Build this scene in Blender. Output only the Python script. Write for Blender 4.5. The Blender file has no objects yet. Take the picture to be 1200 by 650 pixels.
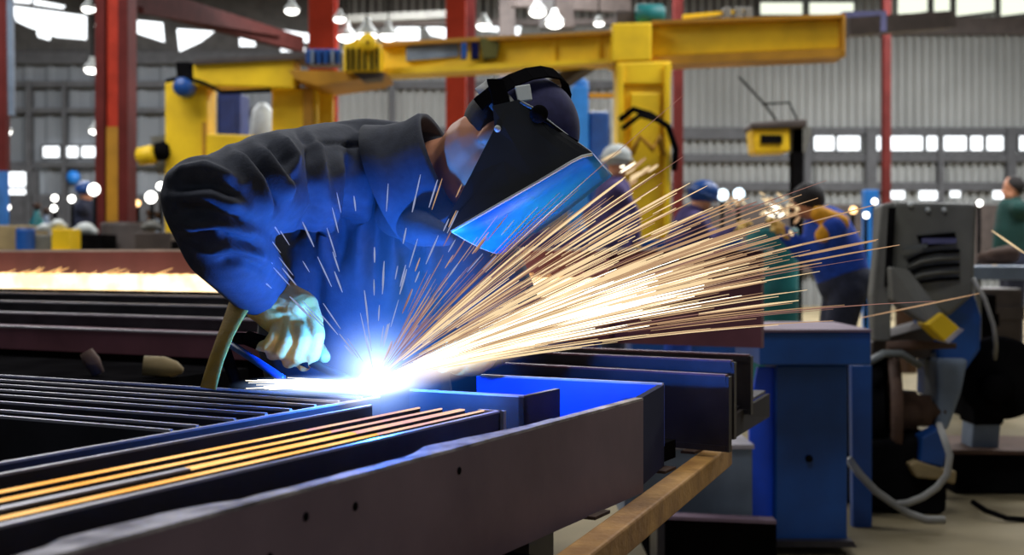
import bpy, math, random
import numpy as np
from mathutils import Vector, Matrix

random.seed(7)
SC = bpy.context.scene
COL = SC.collection
PI = math.pi

# ------------------------------------------------------------------ camera, world, light, exposure
CAM_H = 1.09
cam_data = bpy.data.cameras.new('camera')
cam_data.sensor_width = 36.0
cam_data.lens = 45.0
cam_data.shift_y = -25.0 / 1200.0
cam_data.clip_start = 0.05
cam_data.dof.use_dof = True
cam_data.dof.focus_distance = 2.15
cam_data.dof.aperture_fstop = 4.6
cam = bpy.data.objects.new('camera', cam_data)
COL.objects.link(cam)
cam.location = (0, 0, CAM_H)
cam.rotation_euler = (PI / 2, 0, 0)
SC.camera = cam

SC.view_settings.view_transform = 'Standard'
SC.view_settings.look = 'None'
SC.view_settings.gamma = 1.0
SC.view_settings.use_curve_mapping = False
SC.view_settings.exposure = 0.0
SC.cycles.use_denoising = True
SC.cycles.max_bounces = 8
SC.cycles.volume_bounces = 0
SC.cycles.sample_clamp_indirect = 4.0

world = bpy.data.worlds.new('world')
SC.world = world
world.use_nodes = True
world.node_tree.nodes['Background'].inputs[0].default_value = (0.75, 0.85, 1.0, 1)
world.node_tree.nodes['Background'].inputs[1].default_value = 0.22


def lamp(name, kind, loc, energy, color, size=None, rot=(0, 0, 0)):
    l = bpy.data.lights.new(name, kind)
    l.energy = energy
    l.color = color
    if kind == 'AREA':
        l.shape = 'RECTANGLE'
        l.size, l.size_y = size
    elif size:
        l.shadow_soft_size = size
    o = bpy.data.objects.new(name, l)
    COL.objects.link(o)
    o.location = loc
    o.rotation_euler = rot
    return o


# daylight from the roof lights; the last lamp is added fill over the work
for i, (x, y, e) in enumerate([(-8, 21, 1300), (0, 21, 1750), (9, 21, 1650), (-6, 10, 560), (5, 10, 660), (-0.1, 2.3, 118)]):
    lamp('roof_light_and_fill', 'AREA', (x, y, 6.9 if y > 5 else 6.0), e, (0.95, 0.97, 1.0), (5, 4) if y > 5 else (2.2, 1.6))
ARC = Vector((-0.226, 2.118, 0.87))
lamp('arc_light', 'POINT', ARC + Vector((0.0, -0.005, 0.04)), 25.0, (0.006, 0.17, 1.0), 0.012)
lamp('spark_light', 'POINT', ARC + Vector((0.30, 0.02, 0.17)), 1.2, (1.0, 0.66, 0.36), 0.06)

# ------------------------------------------------------------------ helpers


def lin(c):
    return tuple(((v / 255) / 12.92 if v / 255 <= 0.04045 else ((v / 255 + 0.055) / 1.055) ** 2.4) for v in c)


def P(px, py, Y):
    """measured photo position -> the place it stands at distance Y"""
    return Vector(((px - 600) / 1500 * Y, Y, CAM_H - (py - 300) / 1500 * Y))


def UV(u, v, z):
    """the welding bed's own axes: u along the long bars, v across them"""
    return Vector((0.46 * u - 0.888 * v, 0.888 * u + 0.46 * v, z))


MATS = {}


def mat(name, rgb, rough=0.6, metal=0.0, var=0.18, scale=6.0, bump=0.0, rgb2=None, spec=None, sheen=0.0):
    if name in MATS:
        return MATS[name]
    m = bpy.data.materials.new(name)
    m.use_nodes = True
    nt = m.node_tree
    b = nt.nodes['Principled BSDF']
    tc = nt.nodes.new('ShaderNodeTexCoord')
    no = nt.nodes.new('ShaderNodeTexNoise')
    no.inputs['Scale'].default_value = scale
    no.inputs['Detail'].default_value = 5
    nt.links.new(tc.outputs['Object'], no.inputs['Vector'])
    rp = nt.nodes.new('ShaderNodeValToRGB')
    c = lin(rgb)
    c2 = lin(rgb2) if rgb2 else tuple(x * (1 + var) + 0.002 for x in c)
    c1 = c if rgb2 else tuple(x * (1 - var) for x in c)
    rp.color_ramp.elements[0].position = 0.36
    rp.color_ramp.elements[1].position = 0.66
    rp.color_ramp.elements[0].color = (*c1, 1)
    rp.color_ramp.elements[1].color = (*[min(x, 1) for x in c2], 1)
    nt.links.new(no.outputs['Fac'], rp.inputs['Fac'])
    nt.links.new(rp.outputs['Color'], b.inputs['Base Color'])
    b.inputs['Roughness'].default_value = rough
    b.inputs['Metallic'].default_value = metal
    if spec is not None:
        b.inputs['Specular IOR Level'].default_value = spec
    if sheen:
        b.inputs['Sheen Weight'].default_value = sheen
    if bump:
        bp = nt.nodes.new('ShaderNodeBump')
        bp.inputs['Strength'].default_value = bump
        bp.inputs['Distance'].default_value = 0.01
        n2 = nt.nodes.new('ShaderNodeTexNoise')
        n2.inputs['Scale'].default_value = scale * 5
        n2.inputs['Detail'].default_value = 4
        nt.links.new(tc.outputs['Object'], n2.inputs['Vector'])
        nt.links.new(n2.outputs['Fac'], bp.inputs['Height'])
        nt.links.new(bp.outputs['Normal'], b.inputs['Normal'])
    MATS[name] = m
    return m


def glow(name, col, strength):
    if name in MATS:
        return MATS[name]
    m = bpy.data.materials.new(name)
    m.use_nodes = True
    nt = m.node_tree
    nt.nodes.remove(nt.nodes['Principled BSDF'])
    e = nt.nodes.new('ShaderNodeEmission')
    e.inputs[0].default_value = (*col, 1)
    e.inputs[1].default_value = strength
    nt.links.new(e.outputs[0], nt.nodes['Material Output'].inputs[0])
    MATS[name] = m
    return m


def aglow(name, col, col2, strength, scale=30):
    """emission mixed unevenly between two colours"""
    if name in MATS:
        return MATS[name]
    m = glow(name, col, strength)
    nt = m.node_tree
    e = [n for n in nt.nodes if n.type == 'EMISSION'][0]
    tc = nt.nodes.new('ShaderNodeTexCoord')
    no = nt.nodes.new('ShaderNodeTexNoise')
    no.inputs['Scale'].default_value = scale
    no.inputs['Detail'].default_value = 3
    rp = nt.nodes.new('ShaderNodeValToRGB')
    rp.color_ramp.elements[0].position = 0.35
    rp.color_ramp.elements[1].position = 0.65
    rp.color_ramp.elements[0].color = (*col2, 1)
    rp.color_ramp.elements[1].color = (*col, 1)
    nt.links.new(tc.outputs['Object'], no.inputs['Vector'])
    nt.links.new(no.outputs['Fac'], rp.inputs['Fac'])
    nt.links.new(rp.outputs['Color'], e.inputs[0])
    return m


class MB:
    """collects shapes (world coordinates) for ONE mesh"""

    def __init__(self):
        self.v, self.f, self.m, self.s = [], [], [], []
        self.mi = 0

    def add(self, vs, fs, smooth=False):
        n = len(self.v)
        self.v += [tuple(p) for p in vs]
        for f in fs:
            self.f.append([n + i for i in f])
            self.m.append(self.mi)
            self.s.append(smooth)
        return self

    def hexa(self, a, b):
        """a: four corners of one face, b: the matching four of the opposite face"""
        n = len(a)
        vs = list(a) + list(b)
        fs = [list(range(n))[::-1], [n + i for i in range(n)]]
        for i in range(n):
            j = (i + 1) % n
            fs.append([i, j, n + j, n + i])
        return self.add(vs, fs)

    def prism(self, poly, vec):
        vec = Vector(vec)
        return self.hexa([Vector(p) for p in poly], [Vector(p) + vec for p in poly])

    def box(self, c, s, rz=0.0):
        c = Vector(c)
        R = Matrix.Rotation(rz, 3, 'Z')
        h = [x / 2 for x in s]
        a = [c + R @ Vector((sx * h[0], sy * h[1], -h[2])) for sx, sy in ((-1, -1), (1, -1), (1, 1), (-1, 1))]
        b = [p + Vector((0, 0, s[2])) for p in a]
        return self.hexa(a, b)

    def bar(self, p0, p1, w, h, up=(0, 0, 1)):
        p0, p1 = Vector(p0), Vector(p1)
        d = (p1 - p0).normalized()
        side = d.cross(Vector(up)).normalized()
        u = side.cross(d).normalized()
        cs = [side * (sx * w / 2) + u * (sy * h / 2) for sx, sy in ((-1, -1), (1, -1), (1, 1), (-1, 1))]
        return self.hexa([p0 + c for c in cs], [p1 + c for c in cs])

    def section(self, p0, p1, prof, up=(0, 0, 1)):
        """extrude a closed 2D profile (side, up) from p0 to p1"""
        p0, p1 = Vector(p0), Vector(p1)
        d = (p1 - p0).normalized()
        side = d.cross(Vector(up)).normalized()
        u = side.cross(d).normalized()
        return self.hexa([p0 + side * a + u * b for a, b in prof], [p1 + side * a + u * b for a, b in prof])

    def tube(self, pts, rad, n=12, flat=(1, 1)):
        pts = [Vector(p) for p in pts]
        if not hasattr(rad, '__len__'):
            rad = [rad] * len(pts)
        vs, fs = [], []
        prev = None
        for i, p in enumerate(pts):
            d = (pts[min(i + 1, len(pts) - 1)] - pts[max(i - 1, 0)]).normalized()
            ref = prev if prev is not None else (Vector((0, 0, 1)) if abs(d.z) < 0.9 else Vector((1, 0, 0)))
            s = d.cross(ref).normalized()
            u = s.cross(d).normalized()
            prev = u
            for k in range(n):
                a = 2 * PI * k / n
                vs.append(p + (s * math.cos(a) * flat[0] + u * math.sin(a) * flat[1]) * rad[i])
        for i in range(len(pts) - 1):
            for k in range(n):
                k2 = (k + 1) % n
                fs.append([i * n + k, i * n + k2, (i + 1) * n + k2, (i + 1) * n + k])
        fs.append(list(range(n))[::-1])
        fs.append([(len(pts) - 1) * n + k for k in range(n)])
        return self.add(vs, fs, True)

    def capsule(self, p0, r0, p1, r1, n=16):
        p0, p1 = Vector(p0), Vector(p1)
        d = (p1 - p0)
        if d.length < 1e-6:
            d = Vector((0, 0, 1e-3))
            p1 = p0 + d
        d.normalize()
        pts, rs = [], []
        for a in (-85, -60, -30):
            pts.append(p0 + d * (r0 * math.sin(math.radians(a))))
            rs.append(r0 * math.cos(math.radians(a)))
        pts.append(p0); rs.append(r0)
        pts.append(p1); rs.append(r1)
        for a in (30, 60, 85):
            pts.append(p1 + d * (r1 * math.sin(math.radians(a))))
            rs.append(r1 * math.cos(math.radians(a)))
        return self.tube(pts, rs, n)

    def chain(self, pts, rs, n=16):
        for i in range(len(pts) - 1):
            self.capsule(pts[i], rs[i], pts[i + 1], rs[i + 1], n)
        return self

    def ell(self, c, r, M=None, nu=20, nv=12):
        c = Vector(c)
        if not hasattr(r, '__len__'):
            r = (r, r, r)
        vs, fs = [], []
        for i in range(nv + 1):
            t = PI * i / nv
            t = min(max(t, 0.03), PI - 0.03)
            for k in range(nu):
                a = 2 * PI * k / nu
                p = Vector((r[0] * math.sin(t) * math.cos(a), r[1] * math.sin(t) * math.sin(a), r[2] * math.cos(t)))
                if M is not None:
                    p = M @ p
                vs.append(c + p)
        for i in range(nv):
            for k in range(nu):
                k2 = (k + 1) % nu
                fs.append([i * nu + k, (i + 1) * nu + k, (i + 1) * nu + k2, i * nu + k2])
        fs.append(list(range(nu)))
        fs.append([nv * nu + k for k in range(nu)][::-1])
        return self.add(vs, fs, True)

    def lathe(self, c, axis, prof, n=24):
        """prof: (distance along axis, radius)"""
        c, axis = Vector(c), Vector(axis).normalized()
        return self.tube_axis(c, axis, prof, n)

    def tube_axis(self, c, axis, prof, n):
        ref = Vector((0, 0, 1)) if abs(axis.z) < 0.9 else Vector((1, 0, 0))
        s = axis.cross(ref).normalized()
        u = s.cross(axis).normalized()
        vs, fs = [], []
        for h, r in prof:
            r = max(r, 1e-4)
            for k in range(n):
                a = 2 * PI * k / n
                vs.append(c + axis * h + (s * math.cos(a) + u * math.sin(a)) * r)
        L = len(prof)
        for i in range(L - 1):
            for k in range(n):
                k2 = (k + 1) % n
                fs.append([i * n + k, i * n + k2, (i + 1) * n + k2, (i + 1) * n + k])
        fs.append(list(range(n))[::-1])
        fs.append([(L - 1) * n + k for k in range(n)])
        self.add(vs, fs, True)
        return self

    def mesh(self, name, off=Vector((0, 0, 0))):
        me = bpy.data.meshes.new(name)
        me.from_pydata([(x - off.x, y - off.y, z - off.z) for x, y, z in self.v], [], self.f)
        me.update()
        me.polygons.foreach_set('use_smooth', self.s)
        if any(self.m):
            me.polygons.foreach_set('material_index', self.m)
        import bmesh
        b = bmesh.new()
        b.from_mesh(me)
        bmesh.ops.recalc_face_normals(b, faces=b.faces)
        b.to_mesh(me)
        b.free()
        return me


def worldloc(o):
    v = Vector(o.location)
    while o.parent:
        o = o.parent
        v += Vector(o.location)
    return v


def thing(name, label, cat, loc, group=None):
    o = bpy.data.objects.new(name, None)
    COL.objects.link(o)
    o.empty_display_size = 0.1
    o.location = loc
    o['label'] = label
    o['category'] = cat
    if group:
        o['group'] = group
    return o


def finish(o, m, bevel=0, weld=False):
    for mm in (m if isinstance(m, (list, tuple)) else [m]):
        o.data.materials.append(mm)
    if bevel:
        b = o.modifiers.new('bevel', 'BEVEL')
        b.width = bevel
        b.segments = 2
        b.limit_method = 'ANGLE'
        b.angle_limit = math.radians(40)
    return o


def part(name, mb, m, parent, bevel=0, label=None):
    me = mb.mesh(name, worldloc(parent))
    o = bpy.data.objects.new(name, me)
    COL.objects.link(o)
    o.parent = parent
    if label:
        o['label'] = label
    return finish(o, m, bevel)


def single(name, mb, m, label, cat, group=None, bevel=0, loc=None, kind=None):
    """a thing that is one mesh"""
    if loc is None:
        a = np.array(mb.v)
        loc = Vector(((a[:, 0].min() + a[:, 0].max()) / 2, (a[:, 1].min() + a[:, 1].max()) / 2, a[:, 2].min()))
    me = mb.mesh(name, Vector(loc))
    o = bpy.data.objects.new(name, me)
    COL.objects.link(o)
    o.location = loc
    o['label'] = label
    o['category'] = cat
    if group:
        o['group'] = group
    if kind:
        o['kind'] = kind
    return finish(o, m, bevel)


def struct(name, mb, m, parent=None, bevel=0):
    me = mb.mesh(name, worldloc(parent) if parent else Vector((0, 0, 0)))
    o = bpy.data.objects.new(name, me)
    COL.objects.link(o)
    o['kind'] = 'structure'
    if parent:
        o.parent = parent
    return finish(o, m, bevel)


def remeshed(mb, voxel, smooth=4, factor=0.5):
    """union of overlapping closed shapes as one continuous smooth surface -> MB"""
    me = mb.mesh('tmp')
    o = bpy.data.objects.new('tmp', me)
    COL.objects.link(o)
    r = o.modifiers.new('r', 'REMESH')
    r.mode = 'VOXEL'
    r.voxel_size = voxel
    if smooth:
        s = o.modifiers.new('s', 'SMOOTH')
        s.iterations = smooth
        s.factor = factor
    dg = bpy.context.evaluated_depsgraph_get()
    ev = o.evaluated_get(dg)
    m2 = bpy.data.meshes.new_from_object(ev)
    n = len(m2.vertices)
    co = np.empty(n * 3); m2.vertices.foreach_get('co', co)
    no = np.empty(n * 3); m2.vertices.foreach_get('normal', no)
    out = MB()
    out.co = co.reshape(-1, 3)
    out.no = no.reshape(-1, 3)
    out.f = [list(p.vertices) for p in m2.polygons]
    out.m = [0] * len(out.f)
    out.s = [True] * len(out.f)
    out.v = [tuple(c) for c in out.co]
    bpy.data.objects.remove(o)
    bpy.data.meshes.remove(me)
    bpy.data.meshes.remove(m2)
    return out


def folds(mb, lines, camside=True):
    """cloth folds: each (points in photo pixels, width px, height m) raises or sinks a ridge along a line on the near side"""
    co, no = mb.co, mb.no
    px = 600 + co[:, 0] / co[:, 1] * 1500
    py = 300 - (co[:, 2] - CAM_H) / co[:, 1] * 1500
    face = np.clip(-no[:, 1] * 2.0 + 0.6, 0, 1)
    disp = np.zeros(len(co))
    for pts, w, h in lines:
        best = np.full(len(co), 1e9)
        tt = np.zeros(len(co))
        n = len(pts) - 1
        for i in range(n):
            ax, ay = pts[i]; bx, by = pts[i + 1]
            L2 = (bx - ax) ** 2 + (by - ay) ** 2
            t = np.clip(((px - ax) * (bx - ax) + (py - ay) * (by - ay)) / L2, 0, 1)
            d = np.hypot(px - ax - t * (bx - ax), py - ay - t * (by - ay))
            k = d < best
            best[k] = d[k]
            tt[k] = (i + t[k]) / n
        disp += 1.5 * h * np.exp(-(best / w) ** 2) * np.clip(np.sin(np.clip(tt, 0.04, 0.96) * PI) * 1.6, 0, 1)
    mb.co = co + no * (disp * face)[:, None]
    mb.v = [tuple(c) for c in mb.co]
    return mb


# ------------------------------------------------------------------ materials
M_FLOOR = mat('concrete', (112, 100, 72), 0.85, 0, scale=1.2, bump=0.2, rgb2=(140, 126, 94))
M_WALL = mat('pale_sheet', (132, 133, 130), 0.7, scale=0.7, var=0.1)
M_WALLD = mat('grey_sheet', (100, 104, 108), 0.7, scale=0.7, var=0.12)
M_GIRT = mat('dark_girt', (62, 62, 64), 0.7)
M_ROOF = mat('roof_sheet', (64, 62, 60), 0.8)
M_WIN = glow('daylight_pane', (0.93, 0.97, 1.0), 2.6)
M_WINY = glow('warm_daylight_pane', (0.95, 1.0, 0.82), 1.15)
M_LAMP = glow('lamp_glow', (1, 0.98, 0.92), 7.0)
M_RED = mat('red_paint', (166, 50, 26), 0.7, scale=3, var=0.15, spec=0.2)
M_REDD = mat('oxide_paint', (92, 30, 26), 0.75, scale=3, var=0.2, spec=0.2)
M_YEL = mat('yellow_paint', (244, 198, 2), 0.55, scale=3, var=0.14)
M_YELD = mat('ochre_paint', (178, 124, 8), 0.6, scale=3)
M_ARCBLUE = mat('arc_lit_blue', (16, 84, 236), 0.42, scale=4)
M_NAVY = mat('navy_paint', (8, 14, 58), 0.8, spec=0.08)
M_BLUE = mat('blue_paint', (8, 70, 142), 0.42, scale=4, var=0.25)
M_BLUEL = mat('sky_blue_paint', (30, 120, 205), 0.5, scale=3)
M_TEAL = mat('teal_paint', (20, 112, 112), 0.5)
M_LILAC = mat('lilac_paint', (92, 92, 134), 0.6)
M_GREYB = mat('blue_grey_paint', (118, 132, 150), 0.55)
M_BROWN = mat('brown_steel', (70, 60, 55), 0.6, 0.2)
M_STEEL = mat('mill_scale_steel', (108, 88, 104), 0.6, 0.15, scale=5, rgb2=(128, 106, 120), bump=0.06)
M_STEELD = mat('dark_steel', (52, 48, 52), 0.45, 0.5, scale=8, var=0.3)
M_STEELP = mat('purple_steel', (112, 68, 80), 0.5, 0.3, scale=5)
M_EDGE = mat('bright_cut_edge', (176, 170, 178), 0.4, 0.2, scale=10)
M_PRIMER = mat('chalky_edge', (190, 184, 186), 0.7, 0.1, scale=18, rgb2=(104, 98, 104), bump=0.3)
M_BLACK = mat('black_metal', (17, 16, 17), 0.9, 0.0, spec=0.0)
M_DGREY = mat('machine_grey', (104, 103, 96), 0.6, scale=5)
M_WOOD = mat('timber', (150, 104, 44), 0.75, scale=14, rgb2=(196, 146, 74), bump=0.2)
M_JACKET = mat('charcoal_cloth', (50, 53, 64), 0.85, scale=60, var=0.12, bump=0.12)
M_TROUS = mat('navy_cloth', (34, 38, 58), 0.9, scale=40)
M_SKIN = mat('skin', (206, 140, 104), 0.55, scale=12, var=0.1)
M_HAIR = mat('dark_hair', (34, 28, 26), 0.8, scale=80, bump=0.3)
M_GLOVE = mat('tan_leather', (224, 172, 76), 0.75, scale=22, rgb2=(232, 200, 124), bump=0.2)
M_STRAP = mat('ochre_leather', (186, 146, 52), 0.8, scale=20, bump=0.2)
M_MASK = mat('black_plastic', (24, 24, 26), 0.42, scale=20, var=0.08)
M_CAP = mat('navy_cap', (46, 44, 84), 0.9, scale=50)
M_GREYP = mat('grey_plastic', (96, 100, 100), 0.5)
M_WHITE = mat('white_plastic', (200, 204, 200), 0.5)
M_HOSE = mat('white_hose', (150, 148, 142), 0.6)
M_RUST = mat('rusty_iron', (84, 60, 46), 0.8, 0.1, scale=12, bump=0.3)
M_TAN = mat('tan_card', (150, 130, 90), 0.8)
M_BLUEC = mat('blue_cloth', (20, 66, 170), 0.85, scale=30)
M_PURPC = mat('violet_cloth', (74, 60, 110), 0.85, scale=30)
M_HIVIS = mat('amber_cloth', (226, 156, 20), 0.8, scale=30)

# ------------------------------------------------------------------ the hall
DW = 28.0   # distance of the far wall


def wallpt(px, py):
    return P(px, py, DW)


mb = MB(); mb.box((0, 14, -0.1), (44, 40, 0.2)); struct('floor', mb, M_FLOOR)
mb = MB()
mb.hexa([(-22, -6, 7.4), (22, -6, 7.4), (22, 33, 7.4), (-22, 33, 7.4)], [(-22, -6, 7.6), (22, -6, 7.6), (22, 33, 7.6), (-22, 33, 7.6)])
struct('ceiling', mb, M_ROOF)


def corrugated(x0, x1, z0, z1, y, pitch, depth):
    m = MB()
    n = int((x1 - x0) / pitch)
    prof = []
    for i in range(n):
        a = x0 + i * pitch
        prof += [(a, y), (a + pitch * 0.55, y), (a + pitch * 0.68, y - depth), (a + pitch * 0.87, y - depth)]
    prof.append((x0 + n * pitch, y))
    vs = [(x, yy, z0) for x, yy in prof] + [(x, yy, z1) for x, yy in prof]
    L = len(prof)
    m.add(vs, [[i, i + 1, L + i + 1, L + i] for i in range(L - 1)])
    return m


XS = (390 - 600) / 1500 * DW
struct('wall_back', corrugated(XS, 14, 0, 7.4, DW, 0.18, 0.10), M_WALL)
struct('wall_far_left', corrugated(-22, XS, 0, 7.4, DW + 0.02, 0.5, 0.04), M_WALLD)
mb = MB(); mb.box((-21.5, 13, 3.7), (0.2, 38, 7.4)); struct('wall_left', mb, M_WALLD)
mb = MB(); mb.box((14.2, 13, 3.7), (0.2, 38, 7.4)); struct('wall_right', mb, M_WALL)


def girt(x0, x1, y0, y1, m, dep=0.18, name='trim_1'):
    a = wallpt(x0, y0); b = wallpt(x1, y1)
    dep = 0.09 if m is M_ROOF else dep
    t = MB(); t.hexa([(a.x, DW - dep, b.z), (b.x, DW - dep, b.z), (b.x, DW - dep, a.z), (a.x, DW - dep, a.z)],
                     [(a.x, DW - 0.05, b.z), (b.x, DW - 0.05, b.z), (b.x, DW - 0.05, a.z), (a.x, DW - 0.05, a.z)])
    struct(name, t, m)


n = 1
for (x0, x1, y0, y1, m) in [(-30, 385, 96, 103, M_GIRT), (-30, 385, 62, 76, M_GIRT), (-30, 385, 127, 133, M_GIRT), (-30, 385, 190, 196, M_GIRT),
                            (390, 720, 96, 105, M_GIRT), (390, 1250, 150, 158, M_GIRT), (390, 1250, 181, 190, M_GIRT), (690, 950, 158, 164, M_GIRT),
                            (980, 1250, 22, 42, M_BROWN), (390, 886, -30, 25, M_ROOF), (-30, 388, -30, 61, M_ROOF), (390, 1250, 214, 224, M_GIRT), (-30, 385, 228, 300, M_GIRT), (390, 1250, 240, 320, M_BROWN)]:
    girt(x0, x1, y0, y1, m, name='trim_%d' % n); n += 1
for x0, x1 in ((35, 41), (77, 81), (458, 464), (1012, 1024), (1096, 1102), (1176, 1186), (940, 948), (680, 686)):
    girt(x0, x1, 96 if x0 < 500 else 150, 300, M_GIRT, 0.25, 'trim_%d' % n); n += 1


NW = 0


def window(poly, m, frame=True, cat=None):
    """glazed opening in the far wall; poly in wall coordinates"""
    global NW
    NW += 1
    pts = [wallpt(x, y) for x, y in poly]
    pts = [Vector((p.x, DW - 0.12, p.z)) for p in pts]
    t = MB(); t.prism(pts, (0, 0.03, 0))
    w = struct('window_%d' % NW, t, m)
    if frame:
        f = MB()
        for i in range(len(pts)):
            f.bar(pts[i] + Vector((0, -0.03, 0)), pts[(i + 1) % len(pts)] + Vector((0, -0.03, 0)), 0.05, 0.05, (0, 1, 0))
        struct('window_frame', f, M_GIRT, w)
    return w


for x0, x1 in ((951, 977), (978, 1007), (1014, 1031), (1039, 1080), (1082, 1097), (1101, 1131), (1133, 1150), (1152, 1174), (1190, 1225)):
    window([(x0, 159), (x1, 159), (x1, 178), (x0, 178)], M_WIN)
for x0, x1 in ((52, 74), (75, 96), (97, 117)):
    window([(x0, 171), (x1, 171), (x1, 186), (x0, 186)], M_WIN)
for poly in ([(15, 8), (103, 20), (103, 47), (68, 44), (35, 32), (22, 26)], [(42, 1), (78, 8), (76, 11), (42, 6)], [(15, -8), (38, -8), (38, 5), (15, 3)],
             [(45, 37), (62, 41), (60, 48), (47, 44)],
             [(163, 25), (192, 28), (194, 50), (163, 40)], [(209, 35), (252, 38), (236, 50), (212, 61)], [(310, 33), (366, 41), (366, 52), (310, 38)],
             [(330, 57), (358, 56), (358, 68), (330, 68)], [(282, 45), (300, 46), (300, 55), (282, 55)],
             [(465, 32), (492, 32), (492, 48), (465, 48)], [(497, 30), (523, 34), (523, 46), (505, 42)], [(560, 27), (584, 28), (584, 38), (566, 36)], [(588, 25), (611, 30), (608, 44), (586, 42)]):
    window(poly, M_WIN, False)
for x0, x1 in ((888, 940), (945, 1000), (1048, 1086), (1090, 1112), (1116, 1164), (1168, 1215)):
    window([(x0, 3 if x0 < 1010 else -6), (x1, 3 if x0 < 1010 else -6), (x1, 20 if x0 < 1010 else 16), (x0, 20 if x0 < 1010 else 22)], M_WINY)
for x0, x1, y0, y1 in ((1038, 1058, 222, 233), (1076, 1097, 223, 234), (1112, 1123, 221, 231), (1162, 1176, 222, 233)):
    window([(x0, y0), (x1, y0), (x1, y1), (x0, y1)], M_WIN, False)
# the open door in daylight at the far left
d = MB(); a = wallpt(9, 199); b = wallpt(46, 300)
d.box(((a.x + b.x) / 2, DW - 0.1, a.z / 2), (b.x - a.x, 0.04, a.z))
door = struct('door_1', d, M_WIN)
f = MB(); f.bar((a.x, DW - 0.2, 0), (a.x, DW - 0.2, a.z), 0.12, 0.12, (0, 1, 0)); f.bar((b.x, DW - 0.2, 0), (b.x, DW - 0.2, a.z), 0.12, 0.12, (0, 1, 0))
f.bar((a.x, DW - 0.2, a.z), (b.x, DW - 0.2, a.z), 0.12, 0.12, (0, 1, 0)); f.bar((a.x, DW - 0.2, a.z - 0.4), (b.x - 0.2, DW - 0.2, a.z - 0.4), 0.06, 0.06, (0, 1, 0))
struct('door_frame', f, M_GIRT, door)

# ------------------------------------------------------------------ columns
H_PROF = lambda w, dpt, t: [(-w / 2, -dpt / 2), (w / 2, -dpt / 2), (w / 2, -dpt / 2 + t), (t / 2, -dpt / 2 + t), (t / 2, dpt / 2 - t), (w / 2, dpt / 2 - t),
                            (w / 2, dpt / 2), (-w / 2, dpt / 2), (-w / 2, dpt / 2 - t), (-t / 2, dpt / 2 - t), (-t / 2, -dpt / 2 + t), (-w / 2, -dpt / 2 + t)]


def column(px0, px1, Y, m, label, face=False, band=None):
    x0 = (px0 - 600) / 1500 * Y; x1 = (px1 - 600) / 1500 * Y
    xc, w = (x0 + x1) / 2, x1 - x0
    t = thing('steel_column', label, 'column', (xc, Y, 0))
    c = MB()
    if face:   # web facing the camera between two flanges
        c.section((xc, Y, 0.02), (xc, Y, 7.38), [(b, a) for a, b in H_PROF(w * 0.95, w, w * 0.3)][::-1], (0, 1, 0))
    else:
        c.section((xc, Y, 0.02), (xc, Y, 7.38), H_PROF(w, w * 1.1, w * 0.12), (0, 1, 0))
    part('shaft', c, m, t, 0.008)
    if face:
        q = MB(); q.box((xc, Y - w * 0.30, 3.7), (w * 0.36, w * 0.1, 7.34)); part('cover_strip', q, mat('orange_red_paint', (168, 48, 26), 0.6, spec=0.2), t, 0.006, 'brighter orange red strip down the middle')
    b = MB(); b.box((xc, Y, 0.015), (w * 1.6, w * 1.6, 0.03)); part('base_plate', b, M_BROWN, t)
    if band:
        z0 = CAM_H - (band[1] - 300) / 1500 * Y; z1 = CAM_H - (band[0] - 300) / 1500 * Y
        y = MB(); y.box((xc, Y - w * 0.37, (z0 + z1) / 2), (w * 0.36, 0.02, z1 - z0)); part('painted_band', y, M_YELD, t, label='ochre painted strip low on the column')
    return t


column(117, 155, 13.8, M_REDD, 'red steel column standing at the far left of the hall', True, (150, 262))
column(364, 394, 18.5, M_RED, 'red steel column rising behind the yellow striped hoist block')
column(523, 546, 18.5, M_RED, 'bright red column behind the welder, seen above and below the yellow crane beam')
column(547, 557, 20.0, M_REDD, 'thin dark red column tight beside the bright red one behind the welder')
column(1034, 1043, 22.0, M_REDD, 'slim dark red column against the pale ribbed wall')
column(789, 800, 21.0, M_REDD, 'slim dark red column just right of the yellow crane post')
column(585, 604, 25.0, M_BROWN, 'grey brown column high behind the middle of the yellow crane beam')

# ------------------------------------------------------------------ roof beams and trusses
RB = []


def beam(p0, p1, w, h, m, label, name='roof_beam', group=None):
    t = MB()
    t.section(p0, p1, [(b, a) for a, b in [(-h / 2, -w / 2), (h / 2, -w / 2), (h / 2, w / 2), (-h / 2, w / 2)]])
    return single(name, t, m, label, 'beam', group)


M_RAFT = mat('rafter_paint', (58, 22, 18), 0.85, spec=0.1)
beam(P(150, -6, 15), P(350, 52, 24), 0.2, 0.28, M_RAFT, 'dark red roof beam slanting down behind the left column')
beam(P(165, 12, 15), P(330, 40, 22), 0.06, 0.08, M_RAFT, 'thin red brown rail under the slanting dark red roof beam')
beam(P(380, 24, 24), P(530, 17, 24), 0.2, 0.14, M_DGREY, 'mid grey roof beam above the striped yellow hoist')
beam(P(390, 28, 26), P(720, 26, 26), 0.2, 0.12, M_BROWN, 'thin brown purlin running behind the crane beam')
beam(P(200, 28, 24), P(200, 88, 24), 0.22, 0.22, M_BROWN, 'short dark hanger between two bright roof windows at left')
beam(P(600, -2, 22), P(735, 6, 24), 0.2, 0.3, M_BROWN, 'brown roof beam above the blue motor')
beam(P(660, -10, 21), P(662, 34, 21), 0.3, 0.3, M_BROWN, 'stubby brown roof post above the yellow crane beam')
beam(P(642, -10, 21.5), P(643, 34, 21.5), 0.25, 0.3, M_ROOF, 'stubby charcoal roof post beside the brown one above the crane beam')
beam(P(985, 33, 16), P(1110, 24, 17), 0.3, 0.22, M_BROWN, 'dark brown girder running right from the end of the yellow crane beam')
beam(P(984, 28, 16.3), P(1035, 27, 16.3), 0.3, 0.26, M_LILAC, 'lilac blue girder end beside the tip of the yellow crane beam')
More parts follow.
